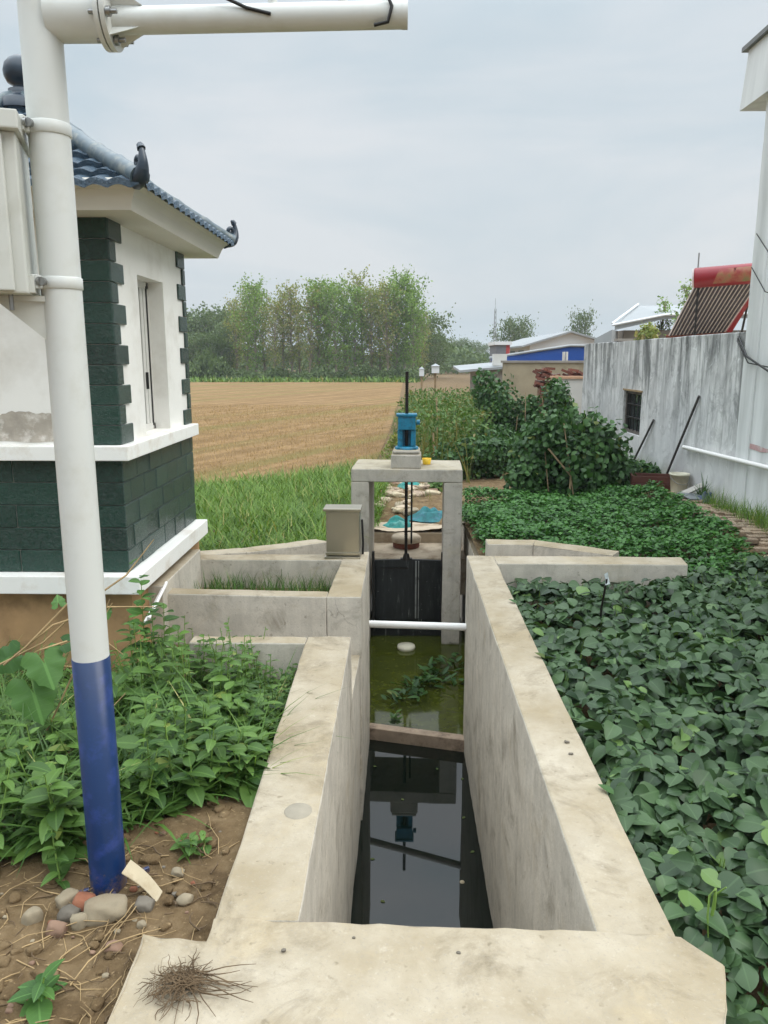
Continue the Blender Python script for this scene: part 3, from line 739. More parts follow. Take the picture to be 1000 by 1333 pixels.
# roof: pantile slopes
cx, cy = (HX0+HX1)/2, (HY0+HY1)/2; EX = .33; ZE = 2.505; ZA = 3.27
ap_ = Vector((cx, cy, ZA))
corners = [Vector((HX0-EX, HY0-EX, ZE)), Vector((HX1+EX, HY0-EX, ZE)), Vector((HX1+EX, HY1+EX, ZE)), Vector((HX0-EX, HY1+EX, ZE))]
def sag(t): return -.035*math.sin(PI*t)
for fi in range(4):
    A, B = corners[fi], corners[(fi+1) % 4]; mid_ = (A+B)/2; W = (B-A).length; ax = (B-A).normalized()
    nrm = (B-A).cross(ap_-A).normalized()
    if nrm.z < 0: nrm = -nrm
    rows, sub = 9, 3; pitch = .125; m_ = 8; cols = int(W/pitch*m_); vs = []; fs = []
    ts = []
    for r in range(rows):
        for q, (dt, lift) in enumerate(((0, .03), (.02, .032), (.98, .0))):
            ts.append(((r+dt)/rows, lift))
    for t, lift in ts:
        half = W/2*(1-t)
        for i in range(cols+1):
            s_ = -W/2+W*i/cols; sc = max(-half, min(half, s_))
            p = mid_+(ap_-mid_)*t+ax*sc
            wv = abs(math.cos(PI*(sc+W/2)/pitch))*.022
            p = p+nrm*(wv+lift)+Vector((0, 0, sag(t)))
            vs.append(p)
    for j in range(len(ts)-1):
        for i in range(cols):
            a = j*(cols+1)+i
            if (Vector(vs[a])-Vector(vs[a+1])).length < 1e-4 and (Vector(vs[a+cols+1])-Vector(vs[a+cols+2])).length < 1e-4: continue
            fs.append([a, a+1, a+cols+2, a+cols+1])
    mb = MB(); mb.add(vs, fs, 0, False)
    # front lip closes the under edge of the lowest row
    lo = [Vector(p)-Vector((0, 0, .035)) for p in vs[:cols+1]]
    mb.add(list(vs[:cols+1])+lo, [[i, cols+1+i, cols+2+i, i+1] for i in range(cols)])
    mb.build('roof_slope', M['roof_tile'], hut)
for c_ in corners:
    mb = MB(); pts = []; rr = []
    for k in range(33):
        t = k/32; p = c_*(1-t)+ap_*t+Vector((0, 0, sag(t)+.05)); pts.append(p); rr.append(.05+.007*((k*2) % 5 == 0))
    mb.tube(pts, rr, 12); rid = mb.build('hip_ridge', M['ridge'], hut)
    d = (c_-ap_); d.z = 0; d.normalize(); p0 = pts[0]; q = []
    for k in range(15):
        t = k/14
        q.append(p0+d*(-.05+.09*math.sin(t*2.0))+Vector((0, 0, -.01+.145*t*t)))
    mb = MB(); mb.tube(q, [.05-.001*t if t < 5 else .045-.0033*(t-5) for t in range(15)], 10)
    cc = p0+d*-.01+Vector((0, 0, .075)); qq = [cc+d*(.03*math.cos(a_))*(1-a_/9)+Vector((0, 0, .03*math.sin(a_)*(1-a_/9))) for a_ in [i*.5 for i in range(13)]]
    mb.tube(qq, .017, 8); tip = q[-1]; mb.tube([tip, tip-d*.015+Vector((0, 0, .02)), tip-d*.03+Vector((0, 0, .022))], [.024, .02, .008], 8)
    mb.lathe(tuple(p0+d*.04+Vector((0, 0, .03))), [(.0, -.03), (.03, 0), (0, .03)], 8)
    mb.build('ridge_horn', M['finial'], rid)
mb = MB(); mb.lathe((cx, cy, ZA), [(.17, -.06), (.16, .0), (.10, .03), (.085, .05), (.09, .075), (.06, .085), (.055, .10), (.09, .12), (.108, .155), (.112, .19), (.10, .235), (.075, .265), (.035, .288), (0, .295)], 28)
mb.build('ball_finial', M['finial'], hut)
# conduit beside the ledge
mb = MB(); mb.tube([(-1.58, 4.62, -.02), (-1.585, 5.02, .085), (-1.59, 5.05, .09)], .011, 8); mb.tube([(-1.605, 4.62, -.045), (-1.605, 5.02, .06)], .011, 8)
o = mb.build('conduit_pipe', M['pvc']); tag(o, 'thin pale conduit slanting from the hut ledge to the pit', 'conduit')

# ------------------------------------------------------------------ pole
PX, PY, PB = -.925, 2.17, -.09
pole = thing('camera_pole', 'white steel pole with a blue lower part and a side arm', 'pole', (PX, PY, PB))
mb = MB(); mb.lathe((0, 0, 0), [(.0535, .80), (.052, 3.0)], 40); mb.build('shaft', M['white_paint'], pole)
mb = MB(); mb.lathe((0, 0, 0), [(.0555, -.1), (.055, .808), (.052, .809)], 40); mb.build('blue_sleeve', M['blue_paint'], pole)
for k in range(4):
    mb = MB(); a = k*PI/2+.6; mb.prism([(.06*math.cos(a)-.006*math.sin(a), .06*math.sin(a)+.006*math.cos(a)), (.06*math.cos(a)+.006*math.sin(a), .06*math.sin(a)-.006*math.cos(a)), (.13*math.cos(a)+.006*math.sin(a), .13*math.sin(a)-.006*math.cos(a)), (.13*math.cos(a)-.006*math.sin(a), .13*math.sin(a)+.006*math.cos(a))], -.05, .045)
    mb.build('base_gusset', M['blue_paint'], pole, .002, 1)
az = 2.455-PB
arm = MB(); arm.tube([(.19, .0, az-.005), (.94, .0, az+.004)], .032, 28); arm_o = arm.build('side_arm', M['white_paint'], pole)
mb = MB(); mb.tube([(.93, .0, az+.004), (.945, 0, az+.004)], .033, 28); mb.build('arm_cap', M['white_paint'], arm_o)
mb = MB(); mb.tube([(.03, 0, az+.006), (.165, 0, az+.006)], .060, 32); mb.build('arm_stub', M['white_paint'], pole)
mb = MB(); mb.tube([(.165, 0, az+.006), (.177, 0, az+.006)], .080, 32); mb.tube([(.181, 0, az+.006), (.193, 0, az+.006)], .080, 32); fl = mb.build('flange', M['white_paint'], pole)
for k in range(6):
    mb = MB(); a = k*PI/3+.3; y, z = .069*math.cos(a), .069*math.sin(a); mb.tube([(.150, y, az+.012+z), (.222, y, az+.012+z)], .006, 6); mb.tube([(.195, y, az+.012+z), (.206, y, az+.012+z)], .012, 6)
    mb.build('bolt', M['steel'], fl)
for a in (-2.2, -.9, .9, 2.2):
    mb = MB(); y, z = math.cos(a), math.sin(a)
    mb.add([(.193, .03*y-.003, az+.03*z), (.193, .03*y+.003, az+.03*z), (.193, .074*y+.003, az+.006+.074*z), (.193, .074*y-.003, az+.006+.074*z), (.27, .03*y-.003, az+.03*z), (.27, .03*y+.003, az+.03*z)], [[0, 3, 4], [1, 5, 2], [3, 2, 5, 4], [0, 1, 2, 3], [0, 4, 5, 1]])
    mb.build('gusset', M['white_paint'], fl)
cab = MB(); pts = []
for x, z in ((.36, .30), (.38, .14), (.42, .075), (.48, .04), (.54, .014), (.60, .0)):
    pts.append((x, -.035, az+z-.005))
cab.tube(pts, .0045, 8); cab.build('cable', M['cable'], arm_o); cab = MB(); cab.tube([(.89, -.03, az+.045), (.905, -.036, az+.01), (.895, -.034, az-.025), (.86, -.028, az-.03)], .0045, 8); cab.build('cable', M['cable'], arm_o)
for x in (.60, .78, .89):
    mb = MB(); mb.tube([(x, 0, az+.03), (x, 0, az+.062)], .012, 8); mb.build('cable_gland', M['white_paint'], arm_o)
for z, wv in ((2.19-PB, 0), (1.80-PB, 1)):
    mb = MB(); mb.lathe((0, 0, z), [(.052, -.016), (.0562, -.016), (.0562, .016), (.052, .016)], 40)
    mb.box(-.046, -.030, -.080, -.046, -.018+z, .018+z)
    mb.box(-.068, -.056, -.080, -.02, -.018+z, .018+z)
    c_ = mb.build('clamp', M['white_paint'], pole, .002, 1)
    mb = MB(); mb.tube([(-.10, -.074, z), (-.03, -.074, z)], .006, 8); mb.tube([(-.032, -.074, z), (-.024, -.074, z)], .012, 6); mb.tube([(-.02, -.064, z), (-.02, -.078, z)], .011, 8); mb.build('bolt', M['steel'], c_)

bxo = thing('equipment_box', 'pale metal equipment box strapped to the white pole, cut by the left edge', 'box', (PX-.075, PY, 1.8), rotz=.32)
mb = MB(); mb.box(-.36, 0, -.13, .12, -.035, .355); mb.build('body', M['cab_paint'], bxo, .005)
mb = MB(); mb.box(-.38, .012, -.16, .14, .355, .40); mb.build('rain_lid', M['cab_paint'], bxo, .004)
mb = MB(); mb.box(-.355, -.03, -.152, -.132, -.03, .345); mb.build('door', M['cab_paint'], bxo, .004)
mb = MB(); mb.box(-.02, .012, -.10, .08, -.03, .012); mb.prism([(-.13, -.06), (.03, -.06), (.03, -.045), (-.13, -.045)], -.05, -.036)
mb.add([(-.09, -.05, -.05), (.035, -.05, -.05), (.035, -.05, -.16), (-.09, -.03, -.05), (.035, -.03, -.05), (.035, -.03, -.16)], [[0, 2, 1], [3, 4, 5], [0, 1, 4, 3], [1, 2, 5, 4], [2, 0, 3, 5]])
mb.build('bracket', M['cab_paint'], bxo)
mb = MB(); mb.tube([(.0, -.08, -.0), (.018, -.08, -.0)], .009, 8); mb.build('screw', M['steel'], bxo)
for x in (-.05, -.09): mb = MB(); mb.tube([(x, -.08, -.035), (x, -.08, -.075)], .006, 8); mb.build('screw', M['steel'], bxo)

# ------------------------------------------------------------------ stones, scrap, straw
def stone(name, mat, x, y, sx, sy, sz, seed, label, group=None, rz=0, cat='stone', lift=.35):
    bm = bmesh.new(); bmesh.ops.create_icosphere(bm, subdivisions=3, radius=1)
    for v_ in bm.verts:
        p = v_.co.copy(); d = 1+.28*noise.noise(p*1.1+Vector((seed, seed, 0)))+.14*noise.noise(p*3+Vector((0, seed, 0)))+.04*noise.noise(p*8+Vector((seed, 0, 0)))
        q = p*d
        for ax in range(3): q[ax] = max(-.80-.1*math.sin(seed*ax), min(.82+.1*math.cos(seed), q[ax]))
        v_.co = Vector((q.x*sx, q.y*sy, q.z*sz))
    me = bpy.data.meshes.new(name); bm.to_mesh(me); bm.free()
    for p in me.polygons: p.use_smooth = True
    o = link(name, me, mat); o.location = (x, y, hz(x, y)+sz*lift); o.rotation_euler = (random.uniform(-.2, .2), random.uniform(-.2, .2), rz)
    return tag(o, label, cat, group)
stone('stone', M['stone'], -.885, 2.035, .075, .05, .045, 1.3, 'large pale flat stone in front of the blue pole foot', rz=.3)
stone('brick_lump', M['brick'], -.96, 2.06, .04, .038, .038, 2.9, 'orange broken brick lump at the blue pole foot', cat='brick')
stone('stone', M['stone'], -1.02, 2.085, .044, .035, .03, 4.1, 'roundish tan stone left of the orange brick lump', rz=.8)
stone('stone', M['stone_dark'], -.99, 2.02, .038, .03, .028, 5.7, 'dark grey stone below the orange brick lump')
stone('stone', M['stone'], -.945, 1.99, .03, .026, .03, 6.2, 'small tan stone just left of the large pale stone', rz=.5)
stone('stone', M['stone_pink'], -1.0, 1.955, .034, .024, .03, 7.7, 'reddish stone lying lowest of the stones by the pole')
stone('stone', M['stone'], -1.09, 1.995, .033, .026, .04, 8.2, 'leaning grey stone leftmost of the stones by the pole', rz=1.2)
stone('stone', M['stone_dark'], -.775, 2.07, .035, .03, .024, 9.1, 'dark lump right of the blue pole foot')
stone('stone', M['stone'], -.72, 2.23, .025, .02, .012, 11.4, 'small white stone lying on bare soil right of the pole')
stone('stone', M['stone'], -.76, 1.99, .016, .013, .012, 12.4, 'tiny pale pebble below the dark lump')
stone('stone', M['stone_pink'], -.81, 1.90, .028, .02, .014, 13.4, 'flat reddish pebble left of the slab corner')
stone('stone', M['stone'], -.66, 2.10, .03, .022, .016, 14.4, 'half buried brown stone near the channel wall')
for k in range(70):
    x = random.uniform(-1.35, -.62); y = random.uniform(1.5, 2.5)
    if x > -.76 and y < 1.95: continue
    s_ = random.uniform(.004, .011)
    stone('pebble', random.choice([M['stone'], M['stone_dark'], M['stone_pink'], M['brick']]), x, y, s_*1.3, s_, s_*.8, k*1.7, 'tiny pebble lying on the bare soil by the pole', 'pebbles on the bare soil', cat='pebble')
for k in range(150):
    x = random.uniform(-1.4, -.58); y = random.uniform(1.4, 2.7)
    if x > -.76 and y < 1.95: continue
    s_ = random.uniform(.006, .022)
    stone('soil_clod', M['soil'], x, y, s_*1.4, s_*1.1, s_*.7, k*3.1, 'crumbly brown clod lying on the bare soil by the pole', 'soil clods by the pole', rz=random.uniform(0, 3), cat='clod')
# curled pale scrap at the pole foot
vs = []; n = 12
for i in range(n+1):
    t = i/n
    for s_ in (-.5, .5):
        vs.append((.10*t-.0, .02*math.sin(t*2)+s_*.05*(1-.3*t), .10*(1-t)**1.5+.015*math.sin(PI*t)+.012*s_))
mb = MB(); mb.add(vs, [[2*i, 2*i+1, 2*i+3, 2*i+2] for i in range(n)], 0, True); mb.add([(a, b_, c_-.003) for a, b_, c_ in vs], [[2*i, 2*i+2, 2*i+3, 2*i+1] for i in range(n)], 0, True)
o = mb.build('curled_sheet', M['scrap']); o.location = (-.845, 2.12, hz(-.84, 2.12)+.005); o.rotation_euler = (0, 0, -.25); tag(o, 'curled pale sheet scrap leaning at the right of the blue pole foot', 'scrap')

def fibres(name, n, poly, lmin, lmax, r, mat, z0=0., zr=.02, zfun=None, parent=None, curl=1.2):
    mb = MB(); xs, ys = scatter(n, poly)
    for x, y in zip(xs, ys):
        L_ = random.uniform(lmin, lmax); a = random.uniform(0, 2*PI); p = Vector((x, y, (hz(x, y) if zfun is None else zfun(x, y))+z0+random.uniform(0, zr)))
        pts = [p.copy()]; dz = random.uniform(-.15, .25)
        for k in range(4):
            a += random.uniform(-curl, curl)*.35; p = p+Vector((math.cos(a), math.sin(a), dz))*L_/4; dz -= .12
            zz = (hz(p.x, p.y) if zfun is None else zfun(p.x, p.y))+.004
            if p.z < zz: p.z = zz
            pts.append(p.copy())
        rr = r*random.uniform(.5, 1.3)
        mb.tube(pts, [rr, rr, rr*.9, rr*.8, rr*.5], 5, caps=False)
    return mb.build(name, mat, parent)
o = fibres('dry_straw', 150, [(-1.5, 1.35), (-.75, 1.3), (-.73, 1.9), (-.56, 1.95), (-.56, 2.45), (-1.5, 2.2)], .05, .32, .0019, M['straw'], curl=2)
tag(o, 'dry straw scattered over the bare soil', kind='stuff', cat='straw')
o = fibres('dry_straw', 170, [(-1.5, 1.35), (-.75, 1.3), (-.73, 1.9), (-.56, 1.95), (-.56, 2.5), (-1.5, 2.2)], .02, .12, .0026, M['deadweed'], curl=2)
tag(o, 'dark broken twigs scattered over the bare soil', kind='stuff', cat='twigs')
dw = thing('dead_weed_heap', 'pulled dead weed with tangled roots lying on the near concrete slab', 'weed heap', (0, 0, 0))
fz = lambda x, y: .003+.022*math.exp(-((x+.57)/.05)**2-((y-1.69)/.04)**2)
fibres('root_tangle', 260, [(-.62, 1.64), (-.53, 1.64), (-.51, 1.71), (-.55, 1.76), (-.63, 1.71)], .02, .07, .0011, M['deadweed'], zfun=fz, zr=.02, parent=dw, curl=2.5)
mb = MB()
for k in range(26):
    p = Vector((-.55+random.uniform(-.03, .05), 1.71+random.uniform(-.03, .04), .02)); a = random.choice([random.uniform(-.9, .5), random.uniform(1.1, 1.9)]); L_ = random.uniform(.08, .22)*(1 if abs(a) < 1 else .5)
    pts = [p]
    for j in range(5):
        a += random.uniform(-.4, .4); p = p+Vector((math.cos(a), math.sin(a), 0))*L_/5; p.z = max(.004, p.z*.72+random.uniform(0, .006)); pts.append(p.copy())
    mb.tube(pts, [.0022, .002, .0018, .0015, .0011, .0007], 5, caps=False)
mb.build('dry_stalks', M['deadweed'], dw)
# grit on the slab
for (x, y, s_) in ((-.31, 1.83, .006), (.17, 1.83, .005), (.72, 3.02, .009), (.715, 2.92, .008), (-.12, 1.88, .004)):
    stone('dirt_crumb', M['stone_dark'], x, y, s_*1.4, s_, s_*.6, x*9, 'dark dirt crumb lying on the channel concrete', 'dirt crumbs on the concrete', cat='crumb').location.z = .004

# ------------------------------------------------------------------ right bean bed (near)
def bean_bed():
    poly = [(.80, 1.0), (3.9, 1.0), (3.9, 6.6), (2.45, 6.6), (2.4, 5.88), (.82, 5.88)]
    nt_ = 5400; x, y = scatter(nt_, poly)
    h = np.array([nz(a, c_, 2.6) for a, c_ in zip(x, y)])*.085+np.array([nz(a, c_, 7, 3) for a, c_ in zip(x, y)])*.05
    top = -.06-.05*sm(3.5, 6.0, y)+h*1.25
    top = np.where(x < .95, np.minimum(top, -.03), top)
    z = top-np.abs(rng.normal(0, .075, nt_))
    a = rng.uniform(0, 2*PI, nt_); P = []; D = []; N = []; L = []; W = []
    for i in range(nt_):
        sc = random.choice([.6, .75, .9, 1.05, 1.25])*random.uniform(.88, 1.12)
        tl = rng.normal(0, .38, 2); n0 = np.array([tl[0], tl[1]-.12, 1.0])
        for off, rr in ((0, 1.0), (1.9, .9), (-1.9, .9)):
            aa = a[i]+off+rng.normal(0, .12); d = np.array([math.cos(aa), math.sin(aa), rng.normal(-.12, .22)])
            P.append((x[i]+.012*math.cos(aa), y[i]+.012*math.sin(aa), z[i]+rng.normal(0, .006))); D.append(d)
            N.append(n0+rng.normal(0, .24, 3)); L.append(.088*sc*rr); W.append(.098*sc*rr)
    P = np.array(P); 
    P[:, 0] = np.maximum(P[:, 0], .845)
    D = np.array(D); N = np.array(N); L = np.array(L); W = np.array(W); pick = rng.integers(0, 3, len(P))
    for q_, (tm, lb) in enumerate(((T_ovate(.40, .42, .10, .10, 6), 'flat'), (T_ovate(.38, .40, .26, .30, 6), 'folded'), (T_ovate(.42, .46, -.10, .38, 6), 'drooping'))):
        k_ = pick == q_
        o = link('bean_crop', leafmesh('bean_crop', P[k_], D[k_], N[k_], L[k_], W[k_], tm), M['leaf_bean']); tag(o, f'{lb} blue green leaves of the dense bean bed beside the channel', kind='stuff', cat='bean crop')
    mb = MB(); xs, ys = scatter(420, poly)
    for a_, c_ in zip(xs, ys):
        z1 = -.05+.12*nz(a_, c_, 2.6)-.03; p0 = Vector((a_+random.uniform(-.08, .08), c_+random.uniform(-.08, .08), hz(a_, c_)))
        p1 = Vector((max(.85, a_), c_, z1)); mb.tube([p0, (p0*.4+p1*.6)+Vector((.01, .01, .03)), p1], [.0035, .003, .002], 5, caps=False)
    o = mb.build('bean_stems', M['stem']); tag(o, 'green stems under the leaves of the bean bed', kind='stuff', cat='bean stems')
bean_bed()
# broad pale leaves at the right frame edge
P = np.array([(1.32, 2.05, .0), (1.42, 2.35, .02), (1.62, 2.75, .02), (1.36, 1.78, -.03), (1.25, 1.66, -.06), (1.05, 1.58, -.07), (1.95, 3.2, .0), (1.2, 1.9, -.02), (2.05, 3.5, .02), (1.12, 1.75, -.06), (1.5, 1.95, -.0)])
n = len(P); D = np.array([(-.8, -.4, -.1), (-.6, .5, 0), (-.9, .1, -.1), (-.5, .6, -.1), (-.3, -.8, -.2), (-.9, -.2, -.3), (-.7, -.5, -.1), (-.3, .9, 0), (-.8, .4, 0), (-.6, -.6, -.2), (-.9, .3, .1)])
N = np.tile([0, -.15, 1.0], (n, 1))+rng.normal(0, .18, (n, 3))
o = link('sweet_potato_plant', leafmesh('sweet_potato_plant', P, D, N, rng.uniform(.12, .16, n), rng.uniform(.13, .17, n), T_ovate(.42, .34, .08, .2, 7)), M['leaf_potato']); tag(o, 'paler broad leafed plant at the right edge of the bean bed', 'plant')
mb = MB(); pts = [(.93, 2.02, -.10), (.945, 2.03, .02), (.935, 2.01, .075), (.915, 2.0, .06), (.91, 1.99, .0), (.915, 1.98, -.08)]; mb.tube(pts, [.005, .0048, .004, .0035, .003, .002], 6)
mb.tube([(.96, 2.06, -.1), (.965, 2.07, .01), (.985, 2.05, .05)], [.005, .004, .002], 6)
o = mb.build('bent_grass_blade', M['stem']); tag(o, 'bent pale green blade at the near corner of the bean bed', 'blade')
# dry leaf curls on the wall rim
for (x, y, l) in ((.80, 3.95, 'brown curled leaf on the right channel wall rim'), (.79, 4.9, 'small dark leaf drooping over the far right wall rim'), (.81, 2.62, 'green leaf flap on the near right wall rim')):
    P = np.array([(x, y, .004)]); me = leafmesh('fallen_leaf', P, np.array([(-.5, .5, .25)]), np.array([(0, 0, 1.)]), .07, .05, T_ovate())
    o = link('fallen_leaf', me, M['leaf_dry'] if 'brown' in l else M['leaf_vine']); tag(o, l, 'leaf')
# stake with plastic
sk = thing('marker_stake', 'thin dark stake topped with a white plastic scrap in the bean bed', 'stake', (1.36, 4.95, -.3))
mb = MB(); mb.tube([(0, 0, 0), (.005, 0, .25), (.03, 0, .46)], .007, 6); mb.build('stick', M['screw'], sk)
vs = [(.02, -.01, .42), (.05, -.01, .43), (.045, .015, .47), (.02, .0, .46), (.04, .02, .50), (.015, .01, .49)]
mb = MB(); mb.add(vs, [[0, 1, 2, 3], [3, 2, 4, 5]]); mb.add([(a, b_+.006, c_) for a, b_, c_ in vs], [[3, 2, 1, 0], [5, 4, 2, 3]]); mb.build('plastic_scrap', M['plastic_bag'], sk)

# ------------------------------------------------------------------ left weeds
def weed(P, D, N, L, W, x, y, h, nl, ls, z0=None):
    z = hz(x, y) if z0 is None else z0
    lx, ly = rng.normal(0, .16, 2); a = random.uniform(0, 6)
    for k in range(nl):
        t = (k+.6)/nl; a += 2.4+rng.normal(0, .25)
        px_, py_, pz_ = x+lx*h*t*t, y+ly*h*t*t, z+h*t
        up = .25+.5*t
        P.append((px_, py_, pz_)); D.append((math.cos(a), math.sin(a), up*rng.uniform(.3, 1.2)-.2))
        N.append((-math.cos(a)*.4+rng.normal(0, .2), -math.sin(a)*.4+rng.normal(0, .2), 1.0))
        s_ = ls*(1.15-.55*t)*rng.uniform(.75, 1.2); L.append(s_); W.append(s_*rng.uniform(.75, 1.0))
    return (x, y, z), (x+lx*h, y+ly*h, z+h)
def weed_bed():
    P, D, N, L, W = [], [], [], [], []; mb = MB()
    poly = [(-2.6, 3.2), (-1.45, 2.25), (-1.08, 2.15), (-.95, 2.45), (-.62, 2.75), (-.58, 4.12), (-1.2, 4.12), (-1.2, 4.6), (-2.6, 4.6)]
    xs, ys = scatter(520, poly)
    x2, y2 = scatter(140, [(-.85, 2.75), (-.57, 2.75), (-.555, 4.1), (-.9, 4.1)]); xs = np.concatenate([xs, x2]); ys = np.concatenate([ys, y2])
    for x, y in zip(xs, ys):
        d = min(1, .35+(-.50-x)/.5) if x > -1.1 else 1
        h = random.uniform(.14, .34)*(1.0 if x > -1.5 else .75)*max(.5, d)
        if y > 3.5: h *= 1.45 if x > -1.5 else .5
        a, b_ = weed(P, D, N, L, W, x, y, h, random.randint(9, 16), random.choice([.06, .08, .095, .11, .14])*random.uniform(.85, 1.15) if y < 3.6 else random.uniform(.05, .085))
        mb.tube([a, b_], [.004, .002], 5, caps=False)
    o = link('weed_bed', leafmesh('weed_bed', np.array(P), np.array(D), np.array(N), np.array(L), np.array(W), T_ovate(.30, .40, .12, .28, 6)), M['leaf_weed'])
    tag(o, 'leafy green weeds filling the ground between the pole, the hut and the channel', kind='stuff', cat='weeds')
    o = mb.build('weed_stems', M['stem']); tag(o, 'stems of the leafy weeds left of the channel', kind='stuff', cat='weed stems')
weed_bed()
o = blades('grass', 3600, [(-2.6, 3.2), (-1.6, 2.3), (-1.08, 2.3), (-.62, 2.75), (-.55, 4.16), (-1.2, 4.16), (-2.6, 4.6)], .14, .42, .013, M['grass_dark'], tilt=.55, T=T_blade(1, .8, 4)); tag(o, 'long grass blades among the weeds left of the channel', kind='stuff', cat='grass')
o = blades('grass', 520, [(-.66, 2.75), (-.545, 2.7), (-.545, 4.15), (-.9, 4.16)], .14, .32, .010, M['grass'], tilt=.55, T=T_blade(1, .8, 4)); tag(o, 'grass blades leaning over the left channel wall', kind='stuff', cat='grass')
def plant(name, specs, mat, label, tmpl=None):
    t = thing(name, label, 'plant', (0, 0, 0)); P, D, N, L, W = [], [], [], [], []; mb = MB()
    for (x, y, h, nl, ls) in specs:
        a, b_ = weed(P, D, N, L, W, x, y, h, nl, ls); mb.tube([a, b_], [.005, .002], 6, caps=False)
    me = leafmesh('leaves', np.array(P), np.array(D), np.array(N), np.array(L), np.array(W), tmpl or T_ovate(.34, .42, .10, .22, 6)); link('leaves', me, mat, t)
    mb.build('stem', M['stem'], t)
plant('tall_weed', [(-1.32, 4.05, .62, 26, .14), (-1.2, 4.0, .50, 20, .13), (-1.42, 3.95, .52, 20, .13), (-1.08, 4.02, .42, 16, .11), (-.95, 4.05, .36, 14, .1)], M['leaf_weed'], 'tall bushy weed with big drooping leaves below the grassy pit wall')
plant('climbing_weed', [(-1.55, 4.42, .70, 26, .12), (-1.5, 4.45, .58, 20, .11), (-1.62, 4.4, .5, 20, .11), (-1.45, 4.4, .45, 16, .1)], M['leaf_gourd'], 'light green climbing weed at the hut corner, reaching its lower ledge')
plant('soil_weed', [(-.70, 2.33, .07, 8, .06), (-.66, 2.36, .06, 7, .05), (-.73, 2.36, .05, 7, .05)], M['leaf_weed'], 'low weed tuft alone on bare soil beside the channel wall')
plant('broad_seedling', [(-.935, 1.70, .10, 8, .085), (-.925, 1.72, .07, 5, .07)], M['leaf_gourd'], 'light green seedling alone on the soil at bottom left')
plant('edge_seedling', [(-1.13, 1.66, .04, 5, .05)], M['leaf_gourd'], 'tiny seedling at the left edge near the photo bottom')
# gourd vine at the left frame edge
gv = thing('gourd_vine', 'gourd vine with big lobed leaves and dry stems at the left edge', 'vine', (0, 0, 0))
P = np.array([(-1.50, 3.02, .40), (-1.55, 3.0, .29), (-1.42, 3.05, .42), (-1.44, 3.1, .56), (-1.28, 3.2, .53), (-1.62, 3.1, .36), (-1.20, 3.3, .70), (-1.16, 3.3, .64)])
D = np.array([(.35, -.4, -.5), (.3, -.3, -.6), (.8, .1, .1), (-.2, .3, .4), (.2, -.3, -.6), (-.6, -.2, -.3), (.7, .2, .6), (.8, 0, .2)])
N = np.array([(.2, -.8, .6), (.3, -.7, .6), (.0, -.6, .8), (.2, -.8, .3), (.4, -.8, .3), (0, -.8, .5), (-.5, -.5, .6), (-.2, -.6, .7)])
link('leaves', leafmesh('leaves', P, D, N, np.array([.19, .22, .13, .07, .06, .16, .05, .05]), np.array([.22, .25, .12, .08, .06, .18, .02, .02]), T_lobed()), M['leaf_gourd'], gv)
mb = MB()
for pts in ([(-1.75, 3.0, .3), (-1.5, 3.05, .42), (-1.35, 3.15, .56), (-1.2, 3.25, .66), (-1.1, 3.35, .80)], [(-1.55, 3.0, .42), (-1.4, 3.1, .58), (-1.36, 3.12, .68)], [(-1.7, 3.0, -.3), (-1.5, 3.05, .05), (-1.37, 3.15, .35), (-1.25, 3.2, .55)], [(-1.75, 2.9, -.35), (-1.4, 3.0, -.05), (-1.2, 3.15, .15)], [(-1.5, 3.02, .40), (-1.3, 3.1, .45), (-1.2, 3.15, .33)], [(-1.65, 3.0, .34), (-1.45, 3.05, .50), (-1.27, 3.2, .53), (-1.1, 3.3, .50)], [(-1.42, 3.05, .30), (-1.26, 3.1, .52), (-1.22, 3.1, .60)], [(-1.45, 3.02, .33), (-1.32, 3.05, .31), (-1.22, 3.05, .28)]):
    mb.tube(pts, [.0045]*(len(pts)-1)+[.002], 6, caps=False)
mb.build('dry_stem', M['straw'], gv)

# ------------------------------------------------------------------ low crop beyond the channel
def crop():
    poly = [(.84, 6.9), (1.9, 6.5), (2.4, 6.2), (3.2, 6.1), (3.38, 8.0), (3.52, 10.2), (3.3, 11.0), (2.6, 11.2), (.95, 10.9), (.80, 9.6)]
    n = 52000; x, y = scatter(n, poly)
    rows = np.array([nz(a, c_, 2.3, 1)*.13+nz(a, c_, 6, 2)*.06 for a, c_ in zip(x, y)])
    keep = rng.random(n) < .62+2.2*rows; x, y, rows = x[keep], y[keep], rows[keep]; n = len(x)
    z = H(x, y)+.17+rows-np.abs(rng.normal(0, .05, n)); z = np.maximum(z, H(x, y)+.01)
    a = rng.uniform(0, 2*PI, n); D = horiz(a); D[:, 2] = rng.normal(-.05, .35, n)
    N = rng.normal(0, .42, (n, 3)); N[:, 2] = 1
    o = link('low_crop', leafmesh('low_crop', np.stack([x, y, z], 1), D, N, rng.uniform(.035, .065, n), rng.uniform(.04, .06, n), T_ovate(.42, .5, .1, .1, 2)), M['leaf_crop'])
    tag(o, 'low bright green leafy crop between the gate and the white wall', kind='stuff', cat='crop')
crop()

